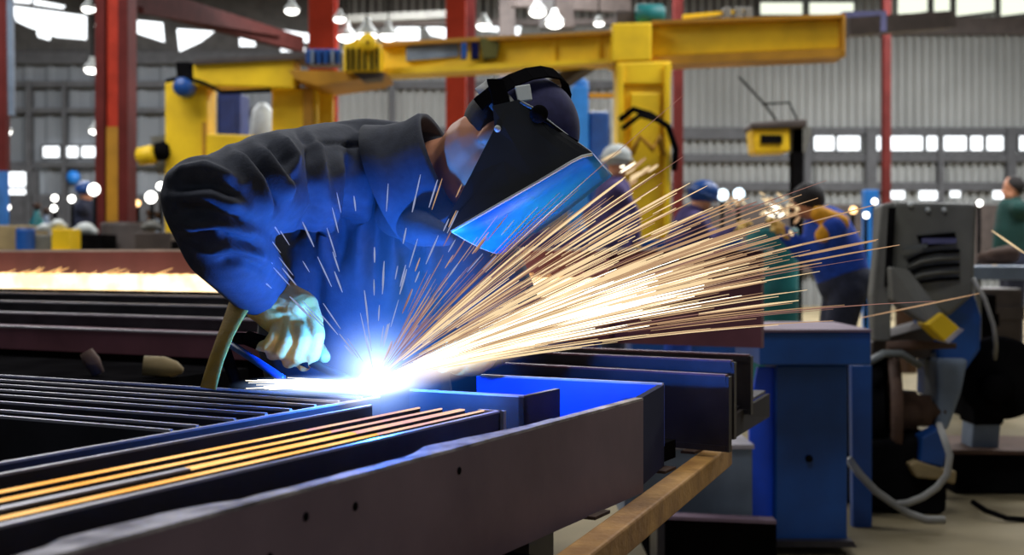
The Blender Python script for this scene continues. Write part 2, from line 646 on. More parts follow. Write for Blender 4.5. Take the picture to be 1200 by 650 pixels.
beam(P(12, -10, 12), P(14, 135, 12), 0.05, 0.05, M_GREYB, 'thin pale vertical pipe at the left edge of the photo')
beam(P(3, 0, 13), P(4, 200, 13), 0.1, 0.1, M_REDD, 'thin dark red upright at the left edge of the photo')

# lamps hanging in the hall


def highbay(px, py, Y, r, label):
    c = P(px, py, Y)
    t = thing('pendant_lamp', label, 'lamp', c, 'hall pendant lamps')
    s = MB(); s.lathe(c, (0, 0, 1), [(0, r), (r * 0.25, r * 0.92), (r * 0.8, r * 0.45), (r * 1.1, r * 0.3), (r * 1.4, r * 0.28)], 18)
    part('lamp_shade', s, M_WHITE, t)
    g = MB(); g.ell(c - Vector((0, 0, 0.01)), (r * 0.85, r * 0.85, r * 0.45), nu=16, nv=8)
    part('diffuser', g, M_LAMP, t, label='glowing white diffuser')
    w = MB(); w.tube([c + Vector((0, 0, r * 1.35)), (c.x, c.y, 7.42)], 0.012, 6)
    part('cord', w, M_BLACK, t)


for px, py, Y, r, lab in [(342, 12, 16, 0.10, 'small round pendant lamp left of the second red column, near the top edge'),
                          (398, 22, 17, 0.09, 'pendant lamp glowing just right of the second red column'),
                          (406, 43, 18.5, 0.15, 'wide pendant lamp above the blue hoist motor'),
                          (430, 41, 17.2, 0.16, 'wide pendant lamp above the striped yellow hoist'),
                          (455, 42, 18, 0.14, 'pendant lamp just right of the striped yellow hoist'),
                          (567, 30, 18, 0.12, 'pendant lamp beside the thin dark red column'),
                          (630, 14, 19, 0.14, 'pendant lamp near the top edge above the crane beam, left of the roof posts'),
                          (650, 27, 20.5, 0.16, 'pendant lamp low over the crane beam, left of the roof posts'),
                          (702, 27, 18, 0.08, 'small pendant lamp just left of the yellow crane head'),
                          (108, 81, 16, 0.11, 'flat pendant lamp beside the left red column'),
                          (116, 30, 17, 0.06, 'tiny pendant lamp left of the left red column top'),
                          (104, 10, 17, 0.10, 'pendant lamp at the top edge near the left red column'),
                          (153, 34, 17, 0.07, 'tiny pendant lamp just right of the left red column'),
                          (112, 153, 18, 0.10, 'pendant lamp low beside the left red column above the windows'),
                          (3, 154, 17, 0.13, 'pendant lamp at the left edge of the hall')]:
    highbay(px, py, Y, r, lab)

# ------------------------------------------------------------------ yellow cranes


def slab(poly, Y, depth):
    """outline in photo pixels (x, y[, Y]) given real depth"""
    m = MB()
    a = [P(q[0], q[1], q[2] if len(q) > 2 else Y) for q in poly]
    m.prism(a, (0, depth, 0))
    return m


YL, YC, YR = 13.0, 12.2, 11.5
t = thing('jib_crane', 'big yellow jib crane on a broad yellow post behind the welder\'s mask', 'crane', P(755, 300, 12) * 1.0)
t.location.z = 0
part('jib_beam', slab([(764, 27, YC), (990, 20, YR), (990, 56, YR), (764, 66, YC)], YC, 0.14), M_YEL, t, 0.01)
part('beam_flange', slab([(764, 24, YC - .12), (991, 16, YR - .12), (991, 20.5, YR - .12), (764, 28, YC - .12)], YC, 0.38), M_YELD, t)
part('beam_flange', slab([(764, 66, YC - .12), (991, 56, YR - .12), (991, 66, YR - .12), (764, 76, YC - .12)], YC, 0.38), M_YELD, t)
part('rear_beam', slab([(446, 54, YL), (720, 40, YC), (720, 72, YC), (446, 82, YL)], YL, 0.14), M_YEL, t, 0.01)
part('beam_flange', slab([(446, 49, YL - .12), (720, 35, YC - .12), (720, 39, YC - .12), (446, 54, YL - .12)], YL, 0.38), M_YELD, t)
part('beam_flange', slab([(446, 80, YL - .12), (720, 68, YC - .12), (720, 73, YC - .12), (446, 88, YL - .12)], YL, 0.38), M_YEL, t)
part('head_block', slab([(717, 27), (764, 26), (764, 71), (717, 73)], YC - 0.2, 0.55), M_YEL, t, 0.02)
part('web_panel', slab([(476, 55, YL - .16), (537, 51, YL - .3), (537, 66, YL - .3), (476, 71, YL - .16)], YL, 0.14), M_GREYB, t, label='blue grey panel on the beam')
part('chain_bucket', slab([(562, 44), (580, 44), (586, 50), (582, 68), (566, 69)], YL - 0.5, 0.2), mat('olive_metal', (84, 80, 22), 0.7), t, 0.01)
for x, w in ((540, 7), (552, 9)):
    part('junction_box', slab([(x, 50), (x + w, 50), (x + w, 68), (x, 69)], YL - 0.5, 0.1), M_BLUE if x == 540 else M_NAVY, t, 0.01)
for x in (648, 700, 795, 860):
    yy = YL + (YC - YL) * (x - 446) / 274 if x < 720 else YC
    part('stiffener', slab([(x, 40 if x < 720 else 28), (x + 3, 40 if x < 720 else 28), (x + 3, 72 if x < 720 else 64), (x, 73 if x < 720 else 64)], yy - 0.05, 0.08), M_YEL, t)
post = slab([(722, 73), (788, 71), (786, 99), (725, 99)], 12.0, 0.5)
post.prism([P(731, 99, 12.05), P(781, 99, 12.05), P(781, 439, 12.05), P(731, 439, 12.05)], (0, 0.35, 0))
part('post', post, M_YEL, t, 0.02)
for x in (724, 779):
    part('post_flange', slab([(x, 74), (x + 7, 74), (x + 7, 440), (x, 440)], 11.95, 0.5), M_YEL, t, 0.01)
part('post_panel', slab([(738, 108), (774, 108), (774, 200), (738, 200)], 12.0, 0.05), M_YEL, t, 0.02)
c = MB(); c.tube([P(727, 140, 11.9), P(742, 128, 11.8), P(762, 134, 11.8), P(783, 148, 11.8), P(792, 175, 11.9), P(790, 200, 11.9)], 0.03, 8)
c.tube([P(730, 150, 11.9), P(750, 135, 11.75), P(775, 142, 11.8), P(784, 150, 11.8)], 0.025, 8)
part('cable', c, M_BLACK, t, label='black cables looped across the post')
c = MB(); c.tube([P(740, 180, 11.9), P(750, 160, 11.85), P(765, 175, 11.85), P(772, 160, 11.9), P(778, 182, 11.9)], 0.03, 8)
part('hose', c, M_YELD, t)
br = MB(); br.bar(P(708, 62, 12.4), P(640, 108, 12.9), 0.16, 0.12); part('brace', br, M_BROWN, t, label='dark diagonal brace under the beam')
c = P(764, 17, YC)
m_ = MB(); m_.lathe(c - Vector((0.16, 0, 0)), (1, 0, 0), [(0, 0.05), (0.02, 0.1), (0.25, 0.1), (0.28, 0.07)], 18); part('motor', m_, M_TEAL, t, label='teal electric motor on top of the crane head')
part('motor_mount', slab([(722, 12), (750, 12), (750, 27), (722, 28)], YC, 0.2), M_BROWN, t, 0.01)
part('guard_rail', slab([(800, 17, YC), (880, 10, YC), (880, 14, YC), (800, 22, YC)], YC, 0.04), M_YEL, t)
for x in (848, 862, 873):
    part('valve', slab([(x, 8), (x + 9, 8), (x + 9, 24), (x, 24)], YC - 0.05, 0.15), M_DGREY, t, 0.01)
part('tip_plate', slab([(988, 18), (991, 18), (991, 60), (988, 61)], YR - .14, 0.4), M_YELD, t)

# portal frame at left
t = thing('gantry_frame', 'yellow boxy gantry frame with a square opening, behind the welder\'s bent arm', 'crane', Vector((P(290, 300, 13).x, 13, 0)))
part('upright', slab([(193, 95), (243, 95), (243, 425), (193, 425)], 13, 0.4), M_YEL, t, 0.02)
part('upright', slab([(318, 103), (372, 103), (372, 425), (318, 425)], 13.1, 0.4), M_YEL, t, 0.02)
part('upright_edge', slab([(374, 107), (390, 107), (390, 425), (374, 425)], 13.3, 0.1), M_YEL, t)
part('inner_post', slab([(355, 104), (366, 104), (366, 200), (355, 200)], 13.05, 0.06), M_YELD, t)
part('crossbeam', slab([(226, 74), (345, 68), (345, 104), (226, 100)], 12.9, 0.4), M_YEL, t, 0.02)
part('crossbeam', slab([(241, 156), (330, 160), (330, 200), (241, 190)], 12.95, 0.3), M_YEL, t, 0.02)
part('cap_plate', slab([(226, 70), (370, 62), (370, 68), (226, 75)], 12.85, 0.5), M_BROWN, t)
part('platform', slab([(338, 82, 12.6), (452, 84, 12.6), (440, 90, 12.6), (372, 100, 12.6), (345, 92, 12.6)], 12.6, 0.9), M_YELD, t)
m_ = MB(); c = P(217, 103, 12.9); m_.lathe(c, (0, -1, 0), [(-0.05, 0.1), (0.1, 0.1), (0.14, 0.08)], 20); part('pulley', m_, M_BLUE, t, label='round blue pulley disc')
part('motor', slab([(205, 72), (224, 72), (228, 94), (207, 94)], 12.9, 0.3), M_BLACK, t, 0.02)
c = MB(); c.tube([P(195, 95, 12.85), P(215, 90, 12.8), P(240, 98, 12.8), P(260, 108, 12.8), P(318, 106, 12.9)], 0.022, 8); part('cable', c, M_BLACK, t)
part('seam', slab([(237, 143), (241, 143), (241, 200), (237, 200)], 12.97, 0.04), M_YELD, t)

t = thing('control_cabinet', 'navy blue control cabinet seen through the opening of the yellow gantry frame', 'cabinet', Vector((P(268, 300, 15).x, 15, 0)))
part('body', slab([(254, 108), (282, 108), (282, 409), (254, 409)], 15, 0.5), mat('cabinet_blue', (30, 48, 110), 0.6), t, 0.02)
part('door', slab([(257, 114), (276, 114), (276, 400), (257, 400)], 14.97, 0.03), mat('cabinet_blue', (30, 48, 110), 0.6), t, 0.01)
part('frame', slab([(248, 105), (254, 105), (254, 409), (248, 409)], 14.98, 0.1), M_WHITE, t)
t = thing('white_duct', 'pale round duct seen through the opening of the yellow gantry frame', 'duct', Vector((P(308, 300, 16).x, 16, 0)))
q = MB(); q.lathe(Vector((P(308, 300, 16).x, 16, 0)), (0, 0, 1), [(0, 0.16), (2.6, 0.16), (2.9, 0.13), (3.0, 0.05)], 20); part('shaft', q, M_WHITE, t)
q = MB()
for z in (1.2, 2.0, 2.5):
    q.lathe(Vector((P(308, 300, 16).x, 16, z)), (0, 0, 1), [(-0.03, 0.175), (0.03, 0.175)], 20)
part('band', q, M_GREYB, t)
t = thing('hoist_block', 'yellow hoist block with dark vertical slots and round cheek, on the crane beam', 'hoist', P(424, 84, 12.3))
b = slab([(402, 52), (416, 46), (446, 50), (446, 84), (402, 84)], 12.45, 0.3); part('body', b, M_YEL, t, 0.02)
c = P(431, 50, 12.4); m_ = MB(); m_.lathe(c, (0, -1, 0), [(-0.1, 0.085), (0.05, 0.085), (0.07, 0.06)], 20); part('cheek', m_, M_YEL, t)
m_ = MB(); m_.lathe(P(431, 50, 12.33), (0, -1, 0), [(0, 0.015), (0.03, 0.015)], 10); part('pin', m_, M_REDD, t)
for x in (406, 412, 419, 426, 434, 441):
    part('slot', slab([(x, 56), (x + 2.6, 56), (x + 2.6, 82), (x, 82)], 12.43, 0.03), M_BLACK, t)
part('hook_plate', slab([(412, 84), (448, 84), (445, 92), (425, 94)], 12.5, 0.25), M_BROWN, t)
t = thing('drive_motor', 'blue ribbed drive motor under the second red column', 'motor', P(380, 76, 12.7))
part('body', slab([(358, 57), (400, 57), (400, 75), (358, 75)], 12.7, 0.3), M_BLUE, t, 0.02)
for x in (364, 372, 380, 388, 395):
    part('rib', slab([(x, 58), (x + 3, 58), (x + 3, 74.5), (x, 74.5)], 12.66, 0.05), M_GREYB if x in (364, 388) else M_BLUE, t)

# blue machine behind the welder's mask
t = thing('blue_machine_tower', 'tall sky blue and navy machine tower left of the yellow crane post', 'machine', Vector((P(690, 300, 14).x, 14, 0)))
tw = slab([(668, 100), (690, 100), (690, 411), (668, 411)], 14, 0.4)
part('column', tw, M_BLUEL, t, 0.03)
c = P(679, 99, 14.2); m_ = MB(); m_.lathe(c - Vector((0, 0, 0.05)), (0, 0, 1), [(0, 0.11), (0.08, 0.1), (0.12, 0.05)], 18); part('cap', m_, M_BLUEL, t)
part('cabinet', slab([(690, 130), (714, 130), (714, 411), (690, 411)], 14.1, 0.4), M_BLUE, t, 0.03)
part('crossbar', slab([(690, 109), (720, 109), (720, 114), (690, 114)], 14, 0.1), M_YELD, t)
part('pipe', slab([(716, 110), (720, 110), (720, 200), (716, 200)], 14.2, 0.06), M_WHITE, t)

# yellow hoist hanging at right
t = thing('hanging_hoist', 'yellow hoist box on a dark stand before the bright window strip', 'hoist', Vector((P(905, 300, 13).x, 13, 0)))
part('box', slab([(881, 150), (926, 148), (926, 178), (884, 180)], 13, 0.35), M_YEL, t, 0.03)
part('opening', slab([(892, 158), (917, 158), (917, 168), (892, 168)], 12.97, 0.04), M_BLACK, t)
part('lid', slab([(880, 143), (946, 139), (946, 149), (880, 151)], 12.95, 0.45), M_BROWN, t, 0.02)
part('stand', slab([(928, 141), (942, 141), (940, 420), (930, 420)], 13.1, 0.15), M_BLACK, t, 0.01)
part('drum', slab([(926, 148), (950, 146), (952, 155), (944, 180), (928, 180)], 13.1, 0.2), M_DGREY, t, 0.02)
c = MB(); c.tube([P(866, 90, 13), P(895, 121, 13), P(910, 141, 13)], 0.012, 6); c.tube([P(893, 122, 13), P(925, 120, 13), P(934, 140, 13)], 0.012, 6)
part('sling', c, M_BLACK, t)

# yellow lamp-like drive at left of the gantry
t = thing('yellow_gear_motor', 'small yellow gear motor jutting left from the gantry frame', 'motor', P(178, 195, 13))
m_ = MB(); m_.lathe(P(160, 184, 13), (1, 0, 0.15), [(0, 0.05), (0.02, 0.09), (0.16, 0.1), (0.2, 0.08)], 18); part('housing', m_, M_YEL, t)
m_ = MB(); m_.lathe(P(183, 178, 13), (1, 0, 0.15), [(0, 0.09), (0.1, 0.1), (0.14, 0.05)], 18); part('coupling', m_, M_BLACK, t)
part('bracket', slab([(176, 160), (195, 158), (196, 200), (184, 204)], 13.15, 0.2), M_DGREY, t)

# ------------------------------------------------------------------ welding bed (foreground)
ZT = 0.85


def plate(u0, v0, u1, v1, th, z0, z1):
    """vertical plate standing on the bed between two points, thickness th towards the left of travel"""
    a, b = UV(u0, v0, 0), UV(u1, v1, 0)
    d = (b - a).normalized()
    nrm = Vector((-d.y, d.x, 0)) * th
    m = MB()
    m.hexa([Vector((p.x, p.y, z0)) for p in (a, b, b + nrm, a + nrm)], [Vector((p.x, p.y, z1)) for p in (a, b, b + nrm, a + nrm)])
    return m


# support table under the work
t = thing('welding_table', 'dark steel welding table carrying the bar frame being welded', 'table', UV(1.4, 1.5, 0))
m_ = MB()
for (ua, va, ub, vb) in ((0.1, 0.86, 1.86, 3.2), (1.86, 0.86, 2.35, 1.22)):
    m_.hexa([UV(ua, va, 0.70), UV(ub, va, 0.70), UV(ub, vb, 0.70), UV(ua, vb, 0.70)], [UV(ua, va, 0.735), UV(ub, va, 0.735), UV(ub, vb, 0.735), UV(ua, vb, 0.735)])
part('table_top', m_, M_BLACK, t)
for u, v in ((0.25, 0.95), (1.85, 0.95), (0.25, 3.05), (1.8, 3.05), (2.28, 1.18)):
    m_ = MB(); p = UV(u, v, 0.35); m_.box(p, (0.09, 0.09, 0.70), math.atan2(0.888, 0.46)); part('leg', m_, M_STEELD, t)
for u in (1.0, 1.7):
    m_ = MB(); m_.bar(UV(u, 1.2, 0.627), UV(u, 0.70, 0.627), 0.04, 0.03); m_.box(UV(u, 1.2, 0.66), (0.04, 0.04, 0.09)); part('bracket', m_, M_BLACK, t)

# long bars side by side running away to the weld
BARS = [(0.930, 0.020, 1.764, 'front', 0), (0.958, 0.0036, 1.755, 'aglow', 1), (0.990, 0.010, 1.75, 'half', 2), (1.028, 0.0036, 1.745, 'aglow', 3), (1.066, 0.0036, 1.74, 'aglow', 4), (1.150, 0.018, 1.73, 'cold', 5), (1.213, 0.018, 1.85, 'cold', 6)]
M_GLOWO = aglow('orange_glow_edge', (1.0, 0.56, 0.20), (0.95, 0.42, 0.09), 1.7, 14)  # some bar tops get their own orange and pink glow
M_GLOWP = aglow('pink_glow_edge', (1.0, 0.60, 0.40), (0.8, 0.42, 0.45), 1.3, 14)
BL = {'front': 'long steel bar nearest the camera in the row of bars', 0: '', 1: 'long bar with a glowing orange edge, first behind the front bar',
      2: 'long bar glowing only on its far half, between the glowing edges', 3: 'long bar with a glowing orange edge, third behind the front bar',
      4: 'long bar with glowing orange edge farthest back in the row', 5: 'dull grey long bar just behind the glowing edges', 6: 'dull long bar that the cross bars butt against'}
for v, th, u1, kind, i in BARS:
    u0 = 0.15
    EH = 0.0022 if kind in ('aglow', 'half') else 0.003
    t = thing('steel_bar', BL['front'] if kind == 'front' else BL[i], 'bar', UV(u0, v, 0.735), 'long bars running to the weld')
    part('web', plate(u0, v, u1, v, th, 0.735, ZT - EH), M_STEELD, t)
    w = th
    if kind == 'aglow':
        part('glow_edge', plate(u0, v, u1 - 0.3, v, w, ZT - EH, ZT), M_GLOWO, t, label='glowing orange top edge')
        part('glow_edge', plate(u1 - 0.3, v, u1, v, w, ZT - EH, ZT), M_GLOWP, t, label='glowing pink top edge near the weld')
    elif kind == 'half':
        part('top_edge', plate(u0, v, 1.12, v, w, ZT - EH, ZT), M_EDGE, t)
        part('glow_edge', plate(1.12, v, u1 - 0.3, v, w, ZT - EH, ZT), M_GLOWO, t, label='glowing orange top edge')
        part('glow_edge', plate(u1 - 0.3, v, u1, v, w, ZT - EH, ZT), M_GLOWP, t, label='glowing pink top edge near the weld')
    else:
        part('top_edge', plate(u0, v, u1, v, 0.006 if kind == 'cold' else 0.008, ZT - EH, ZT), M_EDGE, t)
    if kind == 'front':
        part('end_plate', plate(u1, v - 0.006, u1, v + 0.04, 0.008, 0.735, ZT), M_EDGE, t)
# cross bars butting on the long bars
for i, u in enumerate([1.355, 1.408, 1.49, 1.564, 1.625, 1.69, 1.755, 1.823]):
    ords = ['nearest the camera', 'second from the camera', 'third from the camera', 'fourth from the camera', 'fourth from the welder', 'third from the welder', 'second from the welder', 'nearest the welder']
    t = thing('cross_bar', 'grey cross bar of the frame at left, ' + ords[i], 'bar', UV(u, 1.235, 0.735), 'cross bars at the left of the frame')
    part('web', plate(u, 3.0, u, 1.235, 0.02, 0.735, ZT - 0.004), M_STEELD, t)
    part('top_edge', plate(u, 3.0, u, 1.235, 0.006, ZT - 0.004, ZT), M_EDGE, t)

# the big box section at the front
t = thing('front_plate_beam', 'long purplish steel channel beam in the foreground with chalky top edge', 'beam', UV(0.2, 0.8, 0.69))
part('face_plate', plate(0.2, 0.80, 2.028, 0.80, 0.014, 0.69, ZT - 0.004), M_STEEL, t)
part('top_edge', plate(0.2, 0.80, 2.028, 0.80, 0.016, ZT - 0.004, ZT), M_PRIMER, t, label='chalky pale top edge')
sp = MB(); rs_ = random.Random(3)
us = [0.2 + 0.03 * k for k in range(52)]
w0 = [0.012 + 0.030 * max(0, math.sin(k * 0.31 + 1.0)) * rs_.uniform(0.6, 1.0) * min(1, (52 - k) / 12) + rs_.uniform(0, 0.004) for k in range(52)]
for k in range(51):
    q = [(us[k], 0.815), (us[k + 1], 0.815), (us[k + 1], 0.815 + w0[k + 1]), (us[k], 0.815 + w0[k])]
    sp.hexa([UV(a_, b_, ZT - 0.012) for a_, b_ in q], [UV(a_, b_, ZT - 0.003) for a_, b_ in q])
part('spatter_ledge', sp, M_PRIMER, t, label='ragged chalky crust along the inner edge')
for k, (u, dz) in enumerate([(1.08, .03), (1.17, .035), (1.4, .03), (1.02, .06)]):
    s = MB(); s.lathe(UV(u, 0.8005, ZT - dz), UV(0, -1, 0), [(-0.001, 0.006), (0.001, 0.005)], 10); part('bolt_hole', s, M_BLACK, t)
t = thing('cross_channel', 'blue lit cross channel closing the far end of the foreground beam', 'beam', UV(2.24, 0.85, 0.70))
part('web', plate(2.24, 1.24, 2.24, 0.846, 0.012, 0.736, ZT), M_ARCBLUE, t)  # steel web coloured blue for the arc light falling on it
part('end_plate', plate(2.034, 0.804, 2.25, 0.846, 0.012, 0.70, ZT), M_NAVY, t)
part('top_edge', plate(2.24, 1.24, 2.24, 0.846, 0.008, ZT, ZT + 0.004), M_EDGE, t)
t = thing('short_channel', 'short dark steel channel standing between the bar ends and the blue cross channel', 'beam', UV(1.955, 1.0, 0.735))
part('web', plate(1.955, 1.22, 1.955, 0.99, 0.012, 0.735, ZT - 0.002), M_STEELD, t)
part('top_edge', plate(1.955, 1.22, 1.955, 0.99, 0.006, ZT - 0.002, ZT + 0.002), M_EDGE, t)
part('end_flange', plate(1.955, 0.99, 2.10, 0.99, 0.010, 0.735, ZT), M_STEELD, t)
# timber batten under the beam
a0, a1 = P(560, 700, 1.45), P(846, 520, 2.75)
a0.z = 0.665; a1.z = 0.665
m_ = MB(); m_.bar(a0 + Vector((0.02, 0, 0)), a1, 0.045, 0.045)
single('timber_batten', m_, M_WOOD, 'yellow brown timber batten under the foreground beam', 'timber', bevel=0.004)
for q in (0.4, 0.72, 0.9):
    c = a0.lerp(a1, q) + Vector((-0.03, 0.02, 0.030)); m_ = MB(); m_.box((c.x, c.y, 0.689), (0.06, 0.03, 0.005), 1.1)
    single('steel_shim', m_, M_RUST, ['rusty shim wedged on the batten nearest the camera', 'rusty shim midway along the batten', 'rusty shim at the far end of the batten'][(0.4, 0.72, 0.9).index(q)], 'shim', 'shims on the batten')
# beams behind the box (right of the weld)
def ibeam(p0, p1, h, w, tf=0.012, tw=0.01):
    m = MB()
    m.section(p0, p1, [(-w / 2, -h / 2), (w / 2, -h / 2), (w / 2, -h / 2 + tf), (tw / 2, -h / 2 + tf), (tw / 2, h / 2 - tf), (w / 2, h / 2 - tf), (w / 2, h / 2), (-w / 2, h / 2), (-w / 2, h / 2 - tf), (-tw / 2, h / 2 - tf), (-tw / 2, -h / 2 + tf), (-w / 2, -h / 2 + tf)])
    return m


def topbeam(pr, pl, z, h, w, m, label, Mtop=None):
    """beam whose right end shows at pr, left end at pl (photo px at height z)"""
    def g(q):
        Y = (CAM_H - z) * 1500 / (q[1] - 300)
        return Vector(((q[0] - 600) / 1500 * Y, Y, z - h / 2))
    p0, p1 = g(pr), g(pl)
    t = thing('steel_beam', label, 'beam', (p0.x, p0.y, z - h), 'dark beams right of the weld')
    part('section', ibeam(p0, p1, h, w), m, t)
    e = MB(); e.bar(p0 + Vector((0, 0, h / 2 + 0.002)), p1 + Vector((0, 0, h / 2 + 0.002)), w, 0.004); part('top_edge', e, Mtop or M_STEELP, t)
    d = (p1 - p0).normalized()
    c = MB(); c.bar(p0 - d * 0.004 + Vector((0, 0, -h / 2)), p0 - d * 0.004 + Vector((0, 0, h / 2)), w, 0.006, d); part('end_plate', c, M_STEELD, t)
    return t


topbeam((852, 441), (560, 425), 0.85, 0.15, 0.014, M_STEELD, 'dark brown steel beam directly behind the blue cross channel')
topbeam((858, 424), (560, 411), 0.87, 0.16, 0.014, M_STEELD, 'second dark steel beam behind the blue cross channel, its top pink with sparks')
topbeam((878, 417), (560, 404), 0.85, 0.14, 0.016, M_STEELD, 'third steel beam from the blue cross channel, purplish, near the blue trestle')
t = thing('angle_bracket', 'short grey brown steel angle sloping up to the blue trestle leg', 'bracket', P(852, 515, 2.9))
m_ = MB(); m_.hexa([P(850, 489, 2.9), P(852, 515, 2.9), P(897, 488, 3.5), P(897, 461, 3.5)], [p + Vector((0.012, 0.0, 0)) for p in (P(850, 489, 2.9), P(852, 515, 2.9), P(897, 488, 3.5), P(897, 461, 3.5))]); part('side_leaf', m_, mat('dark_angle', (48, 42, 40), 0.8, spec=0.1), t)
m_ = MB(); q = [P(850, 488, 2.9), P(897, 460, 3.5), P(880, 459, 3.5), P(856, 478, 3.0)]; m_.prism(q, (0, 0, 0.006)); part('top_leaf', m_, M_STEELD, t)

# blue welding trestle at right
YB = 4.7
t = thing('blue_trestle', 'blue painted steel trestle with a thick head block and broad leg', 'trestle', Vector((P(950, 640, YB).x, YB, 0)))
part('head_block', slab([(890, 389), (1021, 389), (1021, 428), (890, 428)], YB - 0.15, 0.5), M_BLUE, t, 0.006)
m_ = slab([(888, 386), (1022, 386), (1022, 389), (888, 389)], YB - 0.16, 0.56); part('top_plate', m_, M_STEEL, t)
part('leg', slab([(910, 428), (993, 428), (993, 634), (908, 634)], YB, 0.22), M_BLUE, t, 0.006)
part('side_plate', slab([(888, 430), (908, 430), (908, 618), (880, 618), (878, 480)], YB + 0.05, 0.03), M_ARCBLUE, t, 0.004)  # brighter than the leg: arc light put into the blue
m_ = MB(); m_.lathe(P(948, 537, YB), (0, -1, 0), [(0, 0.014), (0.012, 0.012)], 12); part('bolt', m_, M_BLACK, t)
part('base_plate', slab([(900, 634), (1000, 634), (1004, 641), (896, 641)], YB - 0.05, 0.34), M_STEELD, t)
part('rear_leg', slab([(998, 428), (1022, 428), (1022, 632), (1000, 632)], YB + 0.45, 0.05), M_BLUE, t, 0.004)

t = thing('grey_box_beam', 'low blue grey box beam lying behind the timber batten', 'beam', Vector((P(820, 600, 4.5).x, 4.5, 0)))
part('section', slab([(735, 526), (882, 526), (882, 612), (730, 612)], 4.5, 0.45), M_GREYB, t, 0.006)
part('top_edge', slab([(735, 521), (884, 521), (884, 526), (735, 526)], 4.49, 0.5), M_EDGE, t)
part('support', slab([(760, 612), (870, 612), (870, 655), (760, 655)], 4.6, 0.3), M_BLACK, t)
t = thing('floor_channel', 'black steel channel with a pale top edge on the floor beside the blue leg', 'beam', Vector((P(835, 680, 4.3).x, 4.3, 0)))
part('top_flange', slab([(770, 604), (910, 610), (910, 614), (770, 608)], 4.25, 0.07), M_STEEL, t)
part('web', slab([(774, 608), (910, 614), (910, 680), (774, 680)], 4.3, 0.04), M_BLACK, t)
part('end_flange', slab([(770, 606), (779, 606), (779, 680), (770, 680)], 4.24, 0.22), M_STEELD, t)

# ------------------------------------------------------------------ far rack of stepped beams behind the welder
t = None
RK = [(3.13, 0.850, 'front bottom beam of the stepped stack behind the welder'), (3.30, 0.887, 'second beam up in the stepped stack behind the welder'),
      (3.47, 0.919, 'third beam up in the stepped stack behind the welder'), (3.64, 0.945, 'fourth beam up in the stepped stack, below the glowing bar')]
for u, z, lab in RK:
    t = thing('stacked_beam', lab, 'beam', UV(u, 3.3, z - 0.075), 'stepped stack of beams')
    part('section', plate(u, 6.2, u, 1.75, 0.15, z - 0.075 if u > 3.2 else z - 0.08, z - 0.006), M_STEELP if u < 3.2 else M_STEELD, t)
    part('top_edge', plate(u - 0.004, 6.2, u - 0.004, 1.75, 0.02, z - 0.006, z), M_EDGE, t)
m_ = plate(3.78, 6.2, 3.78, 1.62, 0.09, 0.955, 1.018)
t = thing('reflection_bar', 'glowing bar across the stack behind the welder, standing for reflected sparks', 'bar', UV(3.78, 3.3, 0.95))
part('glow_strip', m_, aglow('spark_reflection', (1.0, 0.80, 0.50), (1.0, 0.62, 0.28), 2.6, 9), t)  # reflection of the sparks put in as the bar's own glow
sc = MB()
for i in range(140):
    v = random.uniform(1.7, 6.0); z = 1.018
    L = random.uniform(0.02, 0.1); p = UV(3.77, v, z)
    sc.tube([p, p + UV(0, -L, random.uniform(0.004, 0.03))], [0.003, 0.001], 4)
o_ = part('reflection_flecks', sc, glow('fleck_glow', (1, 0.55, 0.2), 1.6), t); o_['kind'] = 'stuff'
t = thing('deep_beam', 'tall purplish red beam behind the glowing bar, pale along its top', 'beam', UV(3.95, 3.3, 0.8))
part('web', plate(3.95, 6.2, 3.95, 1.16, 0.03, 0.80, 1.108), M_STEELP, t)
part('top_edge', plate(3.90, 6.2, 3.90, 1.14, 0.12, 1.108, 1.118), M_EDGE, t)
for v in (1.75, 1.66):
    part('stiffener', plate(3.90, v, 3.95, v, 0.015, 0.82, 1.108), M_STEELP, t)
t = thing('shadow_rack', 'rack under the stepped beams, filled black for the shadow there', 'rack', UV(3.4, 3.4, 0))
m_ = MB()
m_.hexa([UV(3.18, 2.0, 0.0), UV(3.9, 2.0, 0.0), UV(3.9, 6.1, 0.0), UV(3.18, 6.1, 0.0)], [UV(3.18, 2.0, 0.765), UV(3.9, 2.0, 0.765), UV(3.9, 6.1, 0.765), UV(3.18, 6.1, 0.765)])
part('shadow_block', m_, M_BLACK, t)  # black block put in for the shadow beneath the beams
for u, h0, h1 in ((3.80, 0.765, 0.955), (3.66, 0.765, 0.868), (3.50, 0.765, 0.842), (3.33, 0.765, 0.81)):
    part('packer', plate(u, 6.0, u, 1.9, 0.1, h0, h1), M_BLACK, t)
t = thing('low_bench', 'dark low bench behind the frame at left', 'bench', UV(2.5, 3.2, 0))
m_ = MB(); m_.hexa([UV(2.35, 2.35, 0.72), UV(2.9, 2.35, 0.72), UV(2.9, 5.2, 0.72), UV(2.35, 5.2, 0.72)], [UV(2.35, 2.35, 0.77), UV(2.9, 2.35, 0.77), UV(2.9, 5.2, 0.77), UV(2.35, 5.2, 0.77)])
part('bench_top', m_, M_BLACK, t)
for u, v in ((2.4, 2.4), (2.85, 2.4), (2.4, 5.1), (2.85, 5.1)):
    m_ = MB(); m_.box(UV(u, v, 0.36), (0.07, 0.07, 0.72)); part('leg', m_, M_BLACK, t)
m_ = MB(); m_.tube([P(168, 428, 3.37), P(192, 430, 3.38), P(206, 432, 3.38), P(214, 434, 3.38)], [0.026, 0.028, 0.02, 0.008], 16)
single('steel_offcut', m_, M_TAN, 'pale tapered round offcut on the dark bench behind the frame', 'offcut')
m_ = MB(); m_.tube([P(101, 412, 3.41), P(108, 424, 3.41), P(116, 438, 3.41)], [0.018, 0.022, 0.016], 14)
single('steel_offcut', m_, M_RUST, 'small dull upright offcut left of the pale tapered one', 'offcut')

